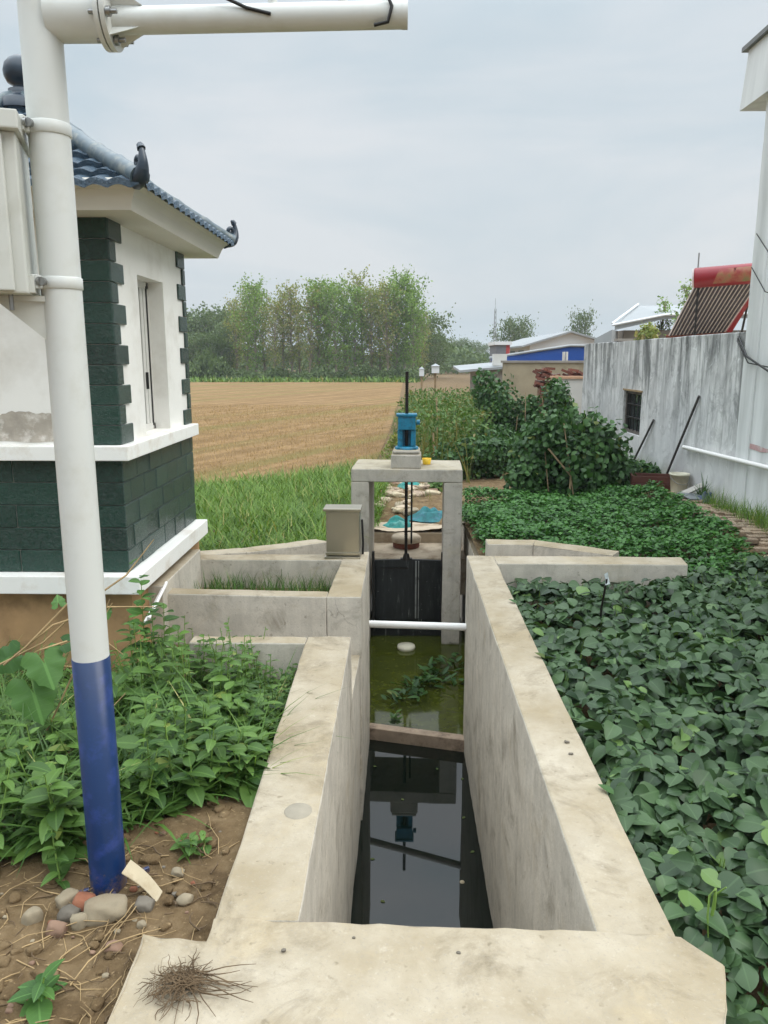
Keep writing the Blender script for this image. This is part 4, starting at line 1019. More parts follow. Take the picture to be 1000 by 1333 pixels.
def bush(name, label, c, rx, ry, h, n, mat, ls, seed, cat='bush', stems=4, sticks=0, lobes=7, group=None, taper=.5):
    t = thing(name, label, cat, (c[0], c[1], c[2]), group)
    r_ = random.Random(seed); cs = []
    for k in range(lobes):
        u = r_.random(); zz = h*(.12+.80*u*r_.uniform(.9, 1.05)); k_ = 1-taper*u
        cs.append((r_.uniform(-.6, .6)*rx*k_, r_.uniform(-.6, .6)*ry*k_, zz, r_.uniform(.35, .6)))
    P = []; Nn = []
    per = n//lobes
    for (x, y, z, s_) in cs:
        d = rand_dir(per); rad = rng.uniform(.55, 1.08, (per, 1))
        rad = rad*(1+.25*np.array([[noise.noise(Vector(q)*3+Vector((seed, 0, 0)))] for q in d]))
        p = d*rad*np.array([rx*s_*1.25, ry*s_*1.25, h*s_*.62])+np.array([x, y, z]); P.append(p); Nn.append(d)
    P = np.concatenate(P); Nn = np.concatenate(Nn); k = P[:, 2] > .0; P = P[k]; Nn = Nn[k]; n = len(P)
    N = Nn*.7+np.array([0, -.25, .55])+rng.normal(0, .35, (n, 3)); D = rng.normal(0, .6, (n, 3)); D[:, 2] -= .5
    link('leaves', leafmesh('leaves', P, D, N, ls*rng.uniform(.6, 1.25, n), ls*rng.uniform(.6, 1.2, n), T_ovate(.42, .42, .1, .15, 3)), mat, t)
    mb = MB()
    for k in range(stems):
        a = r_.uniform(0, 6.28); x, y = r_.uniform(-.5, .5)*rx, r_.uniform(-.5, .5)*ry
        mb.tube([(x, y, -.02), (x+.1*rx*math.cos(a), y+.1*ry*math.sin(a), h*.4), (x*.6, y*.6, h*.85)], [.012, .01, .005], 6)
    mb.build('stem', M['stem'], t)
    if sticks:
        mb = MB()
        for k in range(sticks):
            x, y = r_.uniform(-.8, .8)*rx, -ry*r_.uniform(.5, 1.0); mb.tube([(x, y, 0), (x+r_.uniform(-.4, .4)*rx, y+.4*ry, h*r_.uniform(.5, 1.1))], .008, 6)
        mb.build('support_stick', M['stick'], t)
    return t
zb = lambda x, y: hz(x, y)
bush('bean_bush', 'tall dark climbing bean bush in front of the white wall', (2.70, 11.25, zb(2.8, 11.25)), .66, .55, 1.50, 6120, M['leaf_vine'], 0.098, 11, sticks=1, lobes=14, taper=.45)
bush('bean_bush', 'rounded shorter bean bush left of the tallest bush, beside the low crop', (2.02, 11.2, zb(2, 11.2)), .42, .42, 1.1, 4080, M['leaf_vine'], 0.09, 23, sticks=1, lobes=9, taper=.35)
bush('bean_bush', 'dark bean vines on poles right of the pale stalks, left part of the far row', (1.95, 15.6, zb(1.9, 15.6)), .50, .5, 1.65, 4080, M['leaf_vine'], 0.09, 31, sticks=2, lobes=9, taper=.3)
bush('bean_bush', 'dark bean vine column rightmost in the far row of poles', (3.15, 15.4, zb(3.1, 15.4)), .42, .45, 1.65, 3400, M['leaf_vine'], 0.09, 37, sticks=2, lobes=8, taper=.35)
bush('bean_bush', 'mid bean vines in the far row, between two taller columns', (2.55, 15.6, zb(2.5, 15.6)), .42, .45, 1.35, 3060, M['leaf_vine'], 0.09, 41, sticks=2, lobes=8, taper=.3)
bush('pepper_row', 'low dark green vegetable row behind the gate lintel', (1.35, 13.4, zb(1.3, 13.4)), .75, .5, .72, 2400, M['leaf_vine'], .085, 43, cat='vegetable row', lobes=9, taper=.2)
bush('pepper_row', 'low green vegetable row before the far bean poles', (1.9, 14.4, zb(1.9, 14.4)), .8, .45, .75, 2000, M['leaf_vine'], .085, 47, cat='vegetable row', lobes=9, taper=.2)
bush('weed_clump', 'small bright green clump seen through the gate opening', (.60, 11.9, zb(.6, 11.9)), .2, .2, .34, 500, M['leaf_weed'], .06, 53, cat='clump', lobes=4)
bush('weed_clump', 'pale green bush at the field edge left of the hoist', (.05, 16.2, zb(0, 16.2)), .34, .4, .55, 800, M['leaf_poplar'], .07, 57, cat='clump', lobes=5)
bush('low_row_bush', 'low leafy row at the foot of the white wall, behind the bucket', (3.68, 11.95, zb(3.7, 11.95)), .42, .55, .36, 1700, M['leaf_vine'], .085, 61, cat='vegetable row', lobes=8, taper=.1)
# tall pale stalks between field and beans
o = blades('tall_stalks', 2600, [(.25, 13.2), (1.2, 12.6), (1.9, 16), (2.3, 24), (.4, 25), (-.05, 17)], .4, 1.5, .026, M['leaf_dry'], tilt=.2, T=T_blade(.9, .12, 3), dens=lambda x, y: .45+.9*nz(x, y, 1.1)); tag(o, 'tall yellowing stalks between the field and the bean poles', kind='stuff', cat='stalks')
xs, ys = scatter(14000, [(.2, 13.4), (1.3, 12.8), (2.2, 16), (2.4, 24), (.4, 25), (-.02, 17)]); n = len(xs)
z = H(xs, ys)+rng.random(n)**1.5*1.15; D = rng.normal(0, 1, (n, 3)); N = rng.normal(0, .5, (n, 3)); N[:, 2] += .6
o = link('stalk_leaves', leafmesh('stalk_leaves', np.stack([xs, ys, z], 1), D, N, rng.uniform(.06, .15, n), rng.uniform(.04, .09, n), T_ovate(.35, .4, .1, .2, 2)), M['leaf_weed_far']); tag(o, 'loose green leaves on the tall yellowing stalks', kind='stuff', cat='stalk leaves')
for k, (x, y, h, l) in enumerate(((.62, 13.6, .75, 'thin upright garden stick nearest the gate lintel'), (1.0, 13.1, .55, 'short bare garden stick before the low vegetable row'), (.75, 15.2, 1.3, 'tall garden stick among the yellowing stalks'), (2.42, 10.75, .75, 'pale leaning stick across the two bean bushes'))):
    mb = MB(); mb.tube([(0, 0, 0), (.02, .05, h*.5), (.0 if k < 3 else -.3, .12, h)], .014, 6); o = mb.build('garden_stick', M['stick']); o.location = (x, y, zb(x, y)); tag(o, l, 'stick')

# ------------------------------------------------------------------ white wall on the right and the tall house
WX = 4.0
m, nt, b = newmat('mildewed_whitewash'); v = geo_pos(nt)
c = ramp(nt, noi(nt, v, 1.6, 6, .6), [(.3, lin(190, 191, 191)), (.7, lin(222, 222, 220))])
g_ = nt.nodes.new('ShaderNodeNewGeometry'); sx = nt.nodes.new('ShaderNodeSeparateXYZ'); nt.links.new(g_.outputs['Position'], sx.inputs[0])
runs = noi(nt, geo_pos(nt, (2, 2.6, .42)), 1.5, 9, .72, .5); patch = noi(nt, geo_pos(nt, (1, 1, .8)), .75, 6, .62, .6)
hgt = ramp(nt, math_(nt, 'MULTIPLY', sx.outputs['Z'], .25), [(.0, bw(.05)), (.10, bw(.22)), (.24, bw(.6)), (.46, bw(1))])
k = math_(nt, 'MULTIPLY', ramp(nt, runs, [(.44, bw(0)), (.58, bw(.9))]), hgt)
k = math_(nt, 'MULTIPLY', k, ramp(nt, patch, [(.34, bw(.3)), (.55, bw(1.0))]))
c = mix(nt, k, c, lin(72, 74, 72))
blots = noi(nt, v, 2.6, 10, .75, .8)
c = mix(nt, math_(nt, 'MULTIPLY', ramp(nt, blots, [(.50, bw(0)), (.66, bw(.7))]), ramp(nt, hgt, [(0, bw(.35)), (.5, bw(1))])), c, lin(104, 106, 104))
fine = noi(nt, geo_pos(nt, (9, 10, .9)), 1.8, 6, .72, .4)
k2 = math_(nt, 'MULTIPLY', ramp(nt, fine, [(.52, bw(0)), (.68, bw(.6))]), hgt); c = mix(nt, k2, c, lin(60, 62, 60))
chip = noi(nt, v, 5, 6, .7, 1.0); c = mix(nt, ramp(nt, chip, [(.62, bw(0)), (.66, bw(.6))]), c, lin(228, 230, 230))
low = math_(nt, 'MULTIPLY', ramp(nt, noi(nt, v, 2.4, 6), [(.42, bw(0)), (.6, bw(.7))]), ramp(nt, math_(nt, 'ADD', sx.outputs['Z'], .5), [(.30, bw(1)), (.62, bw(0))]))
c = mix(nt, low, c, lin(150, 152, 116))
nt.links.new(c, b.inputs['Base Color']); b.inputs['Roughness'].default_value = .85; bump(nt, b, noi(nt, v, 14, 7), .25, .01)
M['wall'] = m
m, nt, b = newmat('grey_house_render'); v = geo_pos(nt)
c = ramp(nt, noi(nt, geo_pos(nt, (2, 2, .3)), 1.6, 6, .6), [(.3, lin(186, 188, 186)), (.55, lin(216, 218, 217)), (.75, lin(230, 231, 230))])
nt.links.new(c, b.inputs['Base Color']); b.inputs['Roughness'].default_value = .85; M['house'] = m
yw = thing('yard_wall', 'whitewashed wall streaked with black mildew along the right side of the garden', 'wall', (0, 0, 0))
wy0, wy1, wz0, wz1 = 12.85, 13.85, .33, 1.05
for a in ([(WX, 9.12), (WX+.22, 9.12), (WX+.22, wy0), (WX, wy0)], [(WX, wy1), (WX+.22, wy1), (WX+.22, 17.0), (WX, 17.0)]):
    cast('wall', [(a, -.8, 1.885+.004*len(a))], M['wall'], yw, .01, .006, .35)
cast('wall', [([(WX, wy0), (WX+.22, wy0), (WX+.22, wy1), (WX, wy1)], wz1, 1.9)], M['wall'], yw, .004, .003, .35)
cast('wall', [([(WX, wy0), (WX+.22, wy0), (WX+.22, wy1), (WX, wy1)], -.8, wz0)], M['wall'], yw, .004, .003, .35)
mb = MB(); mb.box(WX+.04, WX+.09, wy0, wy0+.05, wz0, wz1); mb.box(WX+.04, WX+.09, wy1-.05, wy1, wz0, wz1); mb.box(WX+.04, WX+.09, wy0, wy1, wz1-.05, wz1); mb.box(WX+.04, WX+.09, wy0, wy1, wz0, wz0+.05)
wo = mb.build('window', plain('old_wood', lin(92, 86, 80), .85, var=.2), yw)
mb = MB()
for i in range(5): mb.tube([(WX+.05, wy0+.1+.2*i, wz0), (WX+.05, wy0+.1+.2*i, wz1)], .012, 6)
mb.tube([(WX+.05, wy0, .60), (WX+.05, wy1, .60)], .014, 6); mb.tube([(WX+.05, wy0, .82), (WX+.05, wy1, .82)], .014, 6); mb.build('bars', M['dark_steel'], wo)
mb = MB(); mb.box(WX+.11, WX+.12, wy0, wy1, wz0, wz1); mb.build('pane', M['glass'], wo)
mb = MB(); mb.box(WX-.015, WX+.02, wy0-.04, wy1+.04, wz1, wz1+.03); mb.build('lintel', M['stick'], wo)
# wide roof behind the wall
rf = thing('flat_roof_shed', 'flat roofed shed behind the mildewed wall, carrying the solar heater', 'shed', (0, 0, 0))
mb = MB(); mb.box(WX+.24, 9.5, 10.5, 17.0, -.5, 1.78); mb.build('wall', M['house'], rf)
mb = MB(); mb.box(WX+.23, 9.6, 10.4, 17.1, 1.78, 1.88); mb.build('roof', M['apron'], rf)
th = thing('tall_house', 'tall pale grey house cut by the right edge', 'house', (0, 0, 0))
cast('wall', [([(WX+.004, 3.0), (WX+7, 3.0), (WX+7, 9.11), (WX+.004, 9.11)], -.8, 4.42)], M['house'], th, .01, .006, .6)
cast('corner_pillar', [([(WX-.012, 8.8), (WX+.18, 8.8), (WX+.18, 9.14), (WX-.012, 9.14)], -.8, 4.40)], M['house'], th, .01, .004, .4)
mb = MB()
pr = [(WX-.10, 4.38), (WX-.05, 5.02), (WX+1.0, 5.02), (WX+1.0, 4.38)]
vs = [(x, 2.8, z) for x, z in pr]+[(x, 9.62, z) for x, z in pr]
mb.add(vs, [[0, 1, 2, 3], [7, 6, 5, 4], [0, 4, 5, 1], [1, 5, 6, 2], [2, 6, 7, 3], [3, 7, 4, 0]])
mb.build('eave_fascia', M['house'], th)
mb = MB(); mb.box(WX-.10, WX+1.0, 2.75, 9.7, 5.02, 5.07); mb.build('gutter_cap', plain('grey_cap', lin(120, 122, 122), .7), th)
# red paint wash low on the house wall, thin relief sheet
vs = []; n = 14
for i in range(n+1):
    y = 7.6+1.45*i/n; zc = .62+.03*noise.noise(Vector((y*3, 0, 0))); hh = .03+.05*noise.noise(Vector((y*4, 7, 0)))
    vs += [(WX, y, zc-hh), (WX, y, zc+hh)]
mb = MB(); mb.add(vs, [[2*i, 2*i+1, 2*i+3, 2*i+2] for i in range(n)]); mb.build('red_paint_smear', plain('faded_red_wash', lin(184, 150, 148), .9, var=.12, dirt=lin(200, 200, 198), dirtscale=5), th)
mb = MB(); mb.tube([(WX-.06, 10.65, .40), (WX-.06, 7.4, .475)], .028, 10); mb.tube([(WX-.06, 10.65, .40), (WX-.01, 10.65, .40)], .02, 8)
o = mb.build('wall_pipe', M['pvc']); tag(o, 'white plastic pipe running low along the right hand wall', 'pipe')
for (pb, pt, l) in (((3.93, 12.9, -.14), (3.98, 12.1, .66), 'short dark pole leaning on the wall below the barred window'), ((3.92, 11.25, -.14), (3.98, 10.35, 1.11), 'long dark pole leaning on the mildewed wall above the bucket')):
    mb = MB(); mb.tube([pb, pt], .017, 8); o = mb.build('leaning_pole', plain('dark_pole', lin(70, 66, 64), .7)); tag(o, l, 'pole')
mb = MB(); mb.tube([(WX-.02, 9.3, 1.85), (WX-.08, 8.9, 1.62), (WX-.12, 8.2, 1.45), (WX-.05, 7.4, 1.5)], .012, 6); mb.tube([(WX+.1, 9.6, 1.93), (WX-.03, 9.3, 1.80), (WX-.06, 8.9, 1.55), (WX-.06, 8.3, 1.5)], .008, 6)
o = mb.build('wall_cable', M['cable']); tag(o, 'black cables sagging along the wall below the solar heater', 'cable')
mb = MB(); mb.tube([(WX-.05, 9.0, 2.95), (WX-.08, 8.6, 2.7), (WX-.05, 8.2, 2.72)], .006, 6); mb.tube([(WX-.05, 9.05, 2.60), (WX-.08, 8.6, 2.3), (WX-.05, 8.2, 2.2)], .006, 6)
o = mb.build('wall_cable', M['cable']); tag(o, 'thin cables crossing the tall house pillar', 'cable')

# solar water heater
def pyv(x, y, Y):   # a point of the photo's sight line at depth Y, used once to place the heater
    f = 1000.; p = math.atan(.2); yw_ = math.atan(19*math.cos(p)/f); F = Vector((-math.sin(yw_)*math.cos(p), math.cos(yw_)*math.cos(p), -math.sin(p))); R = Vector((math.cos(yw_), math.sin(yw_), 0)); U = R.cross(F)
    d = F+R*((x-500)/f)+U*((666.5-y)/f); return Vector((0, 0, 1.6))+d*(Y/d.y)
B0, B1 = pyv(871, 438, 14.3), pyv(943, 433, 13.9); T0, T1 = pyv(906, 362, 13.6), pyv(990, 355, 13.2)
sh = thing('solar_heater', 'red solar water heater with slanting glass tubes on the flat roof', 'solar heater', (0, 0, 0))
axd = (T1-T0).normalized(); M['red'] = plain('red_enamel', lin(138, 22, 34), .35, var=.08, scale=5)
mb = MB(); a0 = T0-axd*.04; a1 = T1+axd*.25
mb.tube([a0, a0+axd*.02, a0+axd*.03, a1], [.13, .155, .165, .165], 28); tk = mb.build('tank', M['red'], sh)
mb = MB(); mb.tube([a0-axd*.015, a0+axd*.015], [.14, .168], 28); mb.build('end_cap', plain('white_cap', lin(216, 200, 198), .5), tk)
m, nt, b = newmat('tank_label'); v = geo_pos(nt); c = ramp(nt, noi(nt, v, 5, 4), [(.35, lin(138, 46, 42)), (.5, lin(150, 92, 66)), (.62, lin(112, 108, 62)), (.72, lin(180, 150, 120))]); nt.links.new(c, b.inputs['Base Color']); b.inputs['Roughness'].default_value = .4
up = Vector((0, 0, 1)); tocam = (Vector((0, 0, 1.6))-T0); tocam -= axd*tocam.dot(axd); tocam.normalize(); w_ = axd.cross(tocam)
vs = []; fs = []
for i in range(13):
    for j in range(7):
        s_ = .36+.62*i/12; a = -.75+1.5*j/6; s2 = s_+.05*(j-3)/3*(-1 if i < 6 else 1)
        vs.append(a0+axd*s2+(tocam*math.cos(a)+w_*math.sin(a))*.1675)
for i in range(12):
    for j in range(6): a = i*7+j; fs.append([a, a+1, a+8, a+7])
mb = MB(); mb.add(vs, fs, 0, True); mb.build('label_band', m, tk)
nT = 15
tube_m = plain('evacuated_tube', lin(70, 66, 72), .2, .2, var=.1); refl = plain('pale_reflector', lin(206, 196, 192), .4, .2)
down = Vector((0, 0, -.13))
for i in range(nT):
    t = (i+.2)/(nT-.2); mb = MB(); mb.tube([T0.lerp(T1, t)+down, B0.lerp(B1, t)], .0225, 10); mb.build('glass_tube', tube_m, sh)
mb = MB()
for i in range(nT):
    t = (i+.7)/(nT-.2)
    a, c_ = T0.lerp(T1, t)+down, B0.lerp(B1, t); mb.tube([a, c_], .014, 6)
mb.tube([T0+down, B0], .02, 6)
mb.build('reflector_strip', refl, sh)
mb = MB(); mb.tube([B0-axd*.05, B1+axd*.05], .03, 8)
mb.tube([B0, Vector((B0.x, B0.y, 1.87))], .02, 6); mb.tube([B1, Vector((B1.x, B1.y, 1.87))], .02, 6)
mb.build('bottom_rail', M['rust'], sh)
q0, q1 = T1+axd*.02+Vector((0, 0, -.12)), B1+axd*.03; wv = axd*.10
mb = MB()
for dy in (0, .04): pass
back = Vector((.0, .06, 0)); vs = [q0, q0+wv, q0.lerp(q1, .5)+wv+Vector((0, 0, .06)), q1+wv*.9, q1, q0.lerp(q1, .5)]
mb.add(list(vs)+[p+back for p in vs], [[0, 1, 2, 5], [5, 2, 3, 4], [6, 11, 8, 7], [11, 10, 9, 8], [0, 6, 7, 1], [1, 7, 8, 2], [2, 8, 9, 3], [3, 9, 10, 4], [4, 10, 11, 5], [5, 11, 6, 0]]); mb.build('side_board', M['red'], sh)
mb = MB()
for t in (.05, .95):
    p = T0.lerp(T1, t); mb.tube([p+Vector((0, .1, 0)), Vector((p.x+.2, p.y+.9, 1.87))], .02, 6)
    mb.tube([p, Vector((p.x, p.y, 1.87))], .018, 6)
mb.build('support_leg', M['dark_steel'], sh)
mb = MB(); mb.tube([T0+Vector((.06, .1, .1)), T0+Vector((.06, .1, .42))], .012, 6); mb.build('vent_rod', M['steel'], sh)

# bucket and junk at the wall foot
bz = hz(3.95, 10.5)+.01
bk = thing('plastic_bucket', 'cream plastic bucket at the foot of the wall, beside the low crop', 'bucket', (3.84, 10.45, hz(3.84, 10.45)))
mb = MB(); mb.lathe((0, 0, 0), [(.10, 0), (.125, .26), (.135, .26), (.135, .285), (.118, .285), (.10, .04), (0, .04)], 24); mb.build('body', plain('cream_plastic', lin(206, 202, 180), .5, var=.05), bk)
mb = MB(); mb.tube([(.128*math.cos(a), -.128*math.sin(a)*.35-.11*math.sin(a), .25-.10*math.sin(a)) for a in [i*PI/10 for i in range(11)]], .004, 6); mb.build('handle', M['steel'], bk)
def plank(name, c, sx, sy, sz, rot, mat, label, cat):
    from mathutils import Euler
    mb = MB(); mb.obox((0, 0, 0), sx, sy, sz, Matrix.Identity(3)); o = mb.build(name, mat, None, .006); o.location = c; o.rotation_euler = rot; return tag(o, label, cat)
ct = thing('wooden_crate', 'dark red brown wooden crate behind the cream bucket', 'crate', (4.2-.42, 10.95, hz(3.8, 10.95)), rotz=-.2)
M['crate'] = plain('red_brown_wood', lin(88, 50, 40), .8, var=.25, scale=8)
for y in (-.16, .16):
    mb = MB(); mb.box(-.42, .42, y-.012, y+.012, .0, .09); mb.box(-.42, .42, y-.012, y+.012, .11, .20); mb.build('side_slats', M['crate'], ct)
for x in (-.42, .42):
    mb = MB(); mb.box(x-.012, x+.012, -.147, .147, 0, .2); mb.build('end_board', M['crate'], ct)
mb = MB(); mb.box(-.4, .4, -.14, .14, .01, .03); mb.build('bottom', M['crate'], ct)
gz = lambda x, y: hz(x, y)
plank('loose_board', (4.12-.3, 9.95, gz(3.8, 9.95)+.12), .55, .1, .02, (.15, -.22, .55), plain('grey_board', lin(170, 166, 158), .8), 'pale grey board leaning against the crate by the bucket', 'board')
plank('loose_board', (3.80, 9.75, gz(3.8, 9.75)+.06), .42, .24, .015, (.2, .12, .5), plain('slate_board', lin(120, 124, 126), .7), 'flat slate grey sheet lying in front of the crate', 'board')
heap('blue_sheet', plain('dark_blue_sheet', lin(50, 66, 88), .5, var=.3, scale=14), (3.93, 9.70, gz(3.9, 9.7)), .16, .13, .13, 14, label='crumpled dark blue sheet beside the slate grey board', cat='sheet')
o = blades('spiky_plant', 70, [(3.90, 9.75), (3.98, 9.75), (3.98, 9.95), (3.90, 9.95)], .2, .45, .035, M['leaf_vine'], tilt=.7); tag(o, 'spiky leafed plant rising beside the crumpled blue sheet', 'plant')
o = blades('grass', 2600, [(3.66, 6.4), (3.99, 6.4), (3.99, 9.7), (3.74, 9.5)], .1, .36, .012, M['grass'], tilt=.4, dens=lambda x, y: .6+nz(x, y, 2)); tag(o, 'grass tufts along the foot of the right hand wall', kind='stuff', cat='grass')
o = blades('grass', 700, [(3.75, 12.2), (3.99, 12.2), (3.99, 14.5), (3.7, 14.2)], .15, .5, .016, M['grass'], tilt=.35); tag(o, 'tall grass below the barred window', kind='stuff', cat='grass')
# brick path
mpath = tilemat('worn_path_brick', lin(146, 126, 104), .3); mb = MB()
for i in range(40):
    y = 6.4+i*.105
    xc = 3.95-.045*(y-6.4)-.0
    xc = 4.0-.11*(y-6.4) if y < 8.6 else 3.76-.03*(y-8.6)
    xc = 3.60
    for j in range(2):
        if y < 6.9 or random.random() < .2: continue
        c_ = (xc+(j-.5)*.2+random.uniform(-.02, .02)+(.1 if i % 2 else 0), y+random.uniform(-.015, .015), hz(xc, y)+.02+random.uniform(-.006, .012))
        R_ = Matrix.Rotation(random.uniform(-.12, .12), 3, 'Z') @ Matrix.Rotation(random.uniform(-.05, .05), 3, 'X'); mb.obox(c_, random.uniform(.12, .21), random.uniform(.07, .10), .05, R_)
o = mb.build('path', mpath, None, .006, 1); tag(o, 'worn brick path along the right hand wall', kind='structure')
# rubble seen through the gate
for k in range(110):
    x = random.uniform(-.5, .6); y = random.uniform(10.6, 14.4); s_ = random.uniform(.03, .10)
    stone('rubble_stone', random.choice([M['apron'], M['apron'], M['stone_pink'], M['stone'], M['scrap'], M['board']]), x, y, s_*1.5, s_, s_*.5, k*2.3, 'broken stone in the rubble strip behind the gate', 'rubble behind the gate', rz=random.uniform(0, 3), cat='rubble')
o = blades('grass', 900, [(-.55, 10.7), (.5, 10.7), (.4, 15), (-.3, 15)], .06, .2, .014, M['leaf_dry'], tilt=.6, dens=lambda x, y: .4+nz(x, y, 2)); tag(o, 'sparse yellowed grass among the rubble behind the gate', kind='stuff', cat='grass')

# ------------------------------------------------------------------ far buildings
def py_(x, y, Y): return pyv(x, y, Y)
M['blockwall'] = plain('grey_block_wall', lin(146, 140, 132), .9, var=.14, scale=3, dirt=lin(112, 104, 94), dirtscale=1.2)
M['tanwall'] = plain('tan_wall', lin(158, 146, 122), .9, var=.12, scale=2.5, dirt=lin(120, 110, 90), dirtscale=1.4)
M['palewall'] = plain('pale_wall', lin(206, 204, 198), .85, var=.06, scale=2)
M['blue_roof'] = plain('blue_steel', lin(28, 78, 160), .45, var=.08, scale=.8)
M['grey_roof'] = plain('grey_steel_roof', lin(150, 154, 156), .6, var=.1, scale=.6)
M['wht'] = plain('factory_white', lin(222, 224, 226), .7, var=.03, scale=.5)
w1 = thing('garden_wall', 'low tan wall behind the bean poles, with grass on its top', 'wall', (0, 0, 0))
mb = MB(); mb.box(2.95, 6.2, 22.0, 22.25, -.6, 1.48); mb.build('wall', M['tanwall'], w1)
mb = MB(); mb.box(2.9, 6.25, 21.96, 22.29, 1.48, 1.54); mb.build('coping', M['blockwall'], w1)
w2 = thing('block_shed', 'grey block shed left of the bean columns with a lean-to roof', 'shed', (0, 0, 0))
mb = MB(); mb.box(2.75, 4.3, 27.0, 30, -.6, 1.25); mb.build('wall', M['blockwall'], w2)
mb = MB(); mb.add([(2.1, 26.8, 1.12), (4.5, 26.8, 1.33), (4.5, 30.2, 1.45), (2.1, 30.2, 1.24), (2.1, 26.8, 1.2), (4.5, 26.8, 1.41), (4.5, 30.2, 1.53), (2.1, 30.2, 1.32)], [[3, 2, 1, 0], [4, 5, 6, 7], [0, 1, 5, 4], [1, 2, 6, 5], [2, 3, 7, 6], [3, 0, 4, 7]]); mb.build('roof', M['grey_roof'], w2)
mb = MB(); mb.box(3.3, 3.75, 27.2, 27.7, 1.35, 1.75); mb.build('roof_vent', M['palewall'], w2)
w3 = thing('pale_pier_wall', 'pale low wall between the far bean columns and the mildewed wall', 'wall', (0, 0, 0))
mb = MB(); mb.box(3.72, 4.75, 18.8, 19.0, -.5, 1.12); mb.build('wall', M['palewall'], w3)
mb = MB(); mb.box(3.68, 4.8, 18.76, 19.04, 1.12, 1.18); mb.build('coping', plain('orange_coping', lin(190, 150, 120), .8), w3)
bh = thing('brick_stack', 'stack of red bricks and broken tiles behind the pale low wall', 'brick stack', (4.2, 19.5, 0))
mb = MB()
for k in range(70):
    x = random.uniform(-.75, .75); z = random.uniform(.9, 1.42-.25*abs(x+.3)); R_ = Matrix.Rotation(random.uniform(-.6, .6), 3, 'Z') @ Matrix.Rotation(random.uniform(-.5, .5), 3, 'Y'); mb.obox((x, random.uniform(-.2, .2), z), .24, .12, .06, R_)
mb.box(-.7, .7, -.15, .15, -.4, .95)
mb.build('bricks', tilemat('red_brick', lin(112, 66, 52), .3), bh)
bs = thing('blue_shed', 'long shed with a bright blue steel roof face beyond the tan wall', 'shed', (0, 0, 0))
y0 = 30; L0, L1, L2 = pyv(640, 467, y0), pyv(742, 451, y0), pyv(768, 452, y0)
vs = [(L0.x, y0, 1.5), (L2.x+1.2, y0, 1.5), (L2.x+1.2, y0, L2.z), (L1.x, y0, L1.z), (L0.x, y0, L0.z)]
vs2 = [(x+.8, y0+4, z) for x, y, z in vs]
mb = MB(); mb.add(vs+vs2, [[0, 1, 2, 3, 4], [9, 8, 7, 6, 5], [3, 8, 9, 4], [2, 7, 8, 3], [0, 4, 9, 5], [1, 6, 7, 2], [0, 5, 6, 1]]); mb.build('blue_face', M['blue_roof'], bs)
mb = MB(); mb.box(L0.x+1.6, L2.x+1.0, y0+.2, y0+3.5, -.6, 1.5); mb.build('wall', M['tanwall'], bs)
mb = MB(); mb.tube([(L0.x-.1, y0-.03, L0.z+.03), (L1.x, y0-.03, L1.z+.03), (L2.x+1.2, y0-.03, L2.z+.03)], .05, 6); mb.build('roof_edge', M['grey_roof'], bs)
mb = MB(); 
for xx in (734, 738): p = pyv(xx, 468, 29.6); q = pyv(xx, 458, 29.6); mb.tube([p-Vector((0, 0, 2)), q], .05, 6)
mb.build('vent_pipe', M['palewall'], bs)
ft = thing('white_factory', 'white gabled factory hall with a grey roof in the distance', 'factory', (0, 0, 0))
y0 = 55; A_, Pk, C_ = pyv(690, 449, y0), pyv(742, 433, y0), pyv(790, 447, y0); D_ = pyv(644, 450, 75)
dx, dy = D_.x-A_.x, 20
vs = [(A_.x, y0, -.6), (C_.x, y0, -.6), (C_.x, y0, C_.z), (Pk.x, y0, Pk.z), (A_.x, y0, A_.z)]
vs2 = [(x+dx*.4, y+dy, z) for x, y, z in vs]
mb = MB(); mb.add(vs+vs2, [[0, 1, 2, 3, 4], [9, 8, 7, 6, 5], [0, 4, 9, 5], [1, 6, 7, 2]]); mb.build('walls', M['wht'], ft)
e_ = Vector((-.5, -.4, .0))
r0 = [Vector(vs[4])+Vector((-.6, -.5, -.05)), Vector(vs[3])+Vector((0, -.5, .12)), Vector(vs2[3])+Vector((0, .5, .12)), Vector(vs2[4])+Vector((-.6, .5, -.05))]
r1 = [Vector(vs[3])+Vector((0, -.5, .12)), Vector(vs[2])+Vector((.6, -.5, -.05)), Vector(vs2[2])+Vector((.6, .5, -.05)), Vector(vs2[3])+Vector((0, .5, .12))]
for r in (r0, r1):
    mb = MB(); dn = Vector((0, 0, -.12)); mb.add(list(r)+[p+dn for p in r], [[0, 1, 2, 3], [7, 6, 5, 4], [0, 4, 5, 1], [1, 5, 6, 2], [2, 6, 7, 3], [3, 7, 4, 0]]); mb.build('roof', M['grey_roof'], ft)
mb = MB(); 
for k in range(4):
    t = .12+.22*k; p = Vector(vs[4]).lerp(Vector(vs2[4]), t); q = Vector(vs[4]).lerp(Vector(vs2[4]), t+.13); mb.add([p+Vector((-.03, 0, -.95)), q+Vector((-.03, 0, -.95)), q+Vector((-.03, 0, -.35)), p+Vector((-.03, 0, -.35))], [[0, 1, 2, 3]])
mb.build('windows', plain('dark_window', lin(60, 66, 72), .3), ft)
gs = thing('grey_hut', 'small grey hut with a red corner and a white flat roof in the distance', 'hut', (0, 0, 0))
p = pyv(646, 465, 42); q = pyv(664, 449, 42)
mb = MB(); mb.box(p.x, q.x-.2, 42, 45, -.6, q.z); mb.build('wall', plain('slate_grey_wall', lin(112, 114, 120), .8), gs)
mb = MB(); mb.box(q.x-.2, q.x, 42, 45, -.6, q.z); mb.build('red_corner', plain('red_sheet', lin(170, 62, 62), .7), gs)
mb = MB(); mb.box(p.x-.1, q.x+.1, 41.9, 45.1, q.z, q.z+.18); mb.build('roof', M['wht'], gs)
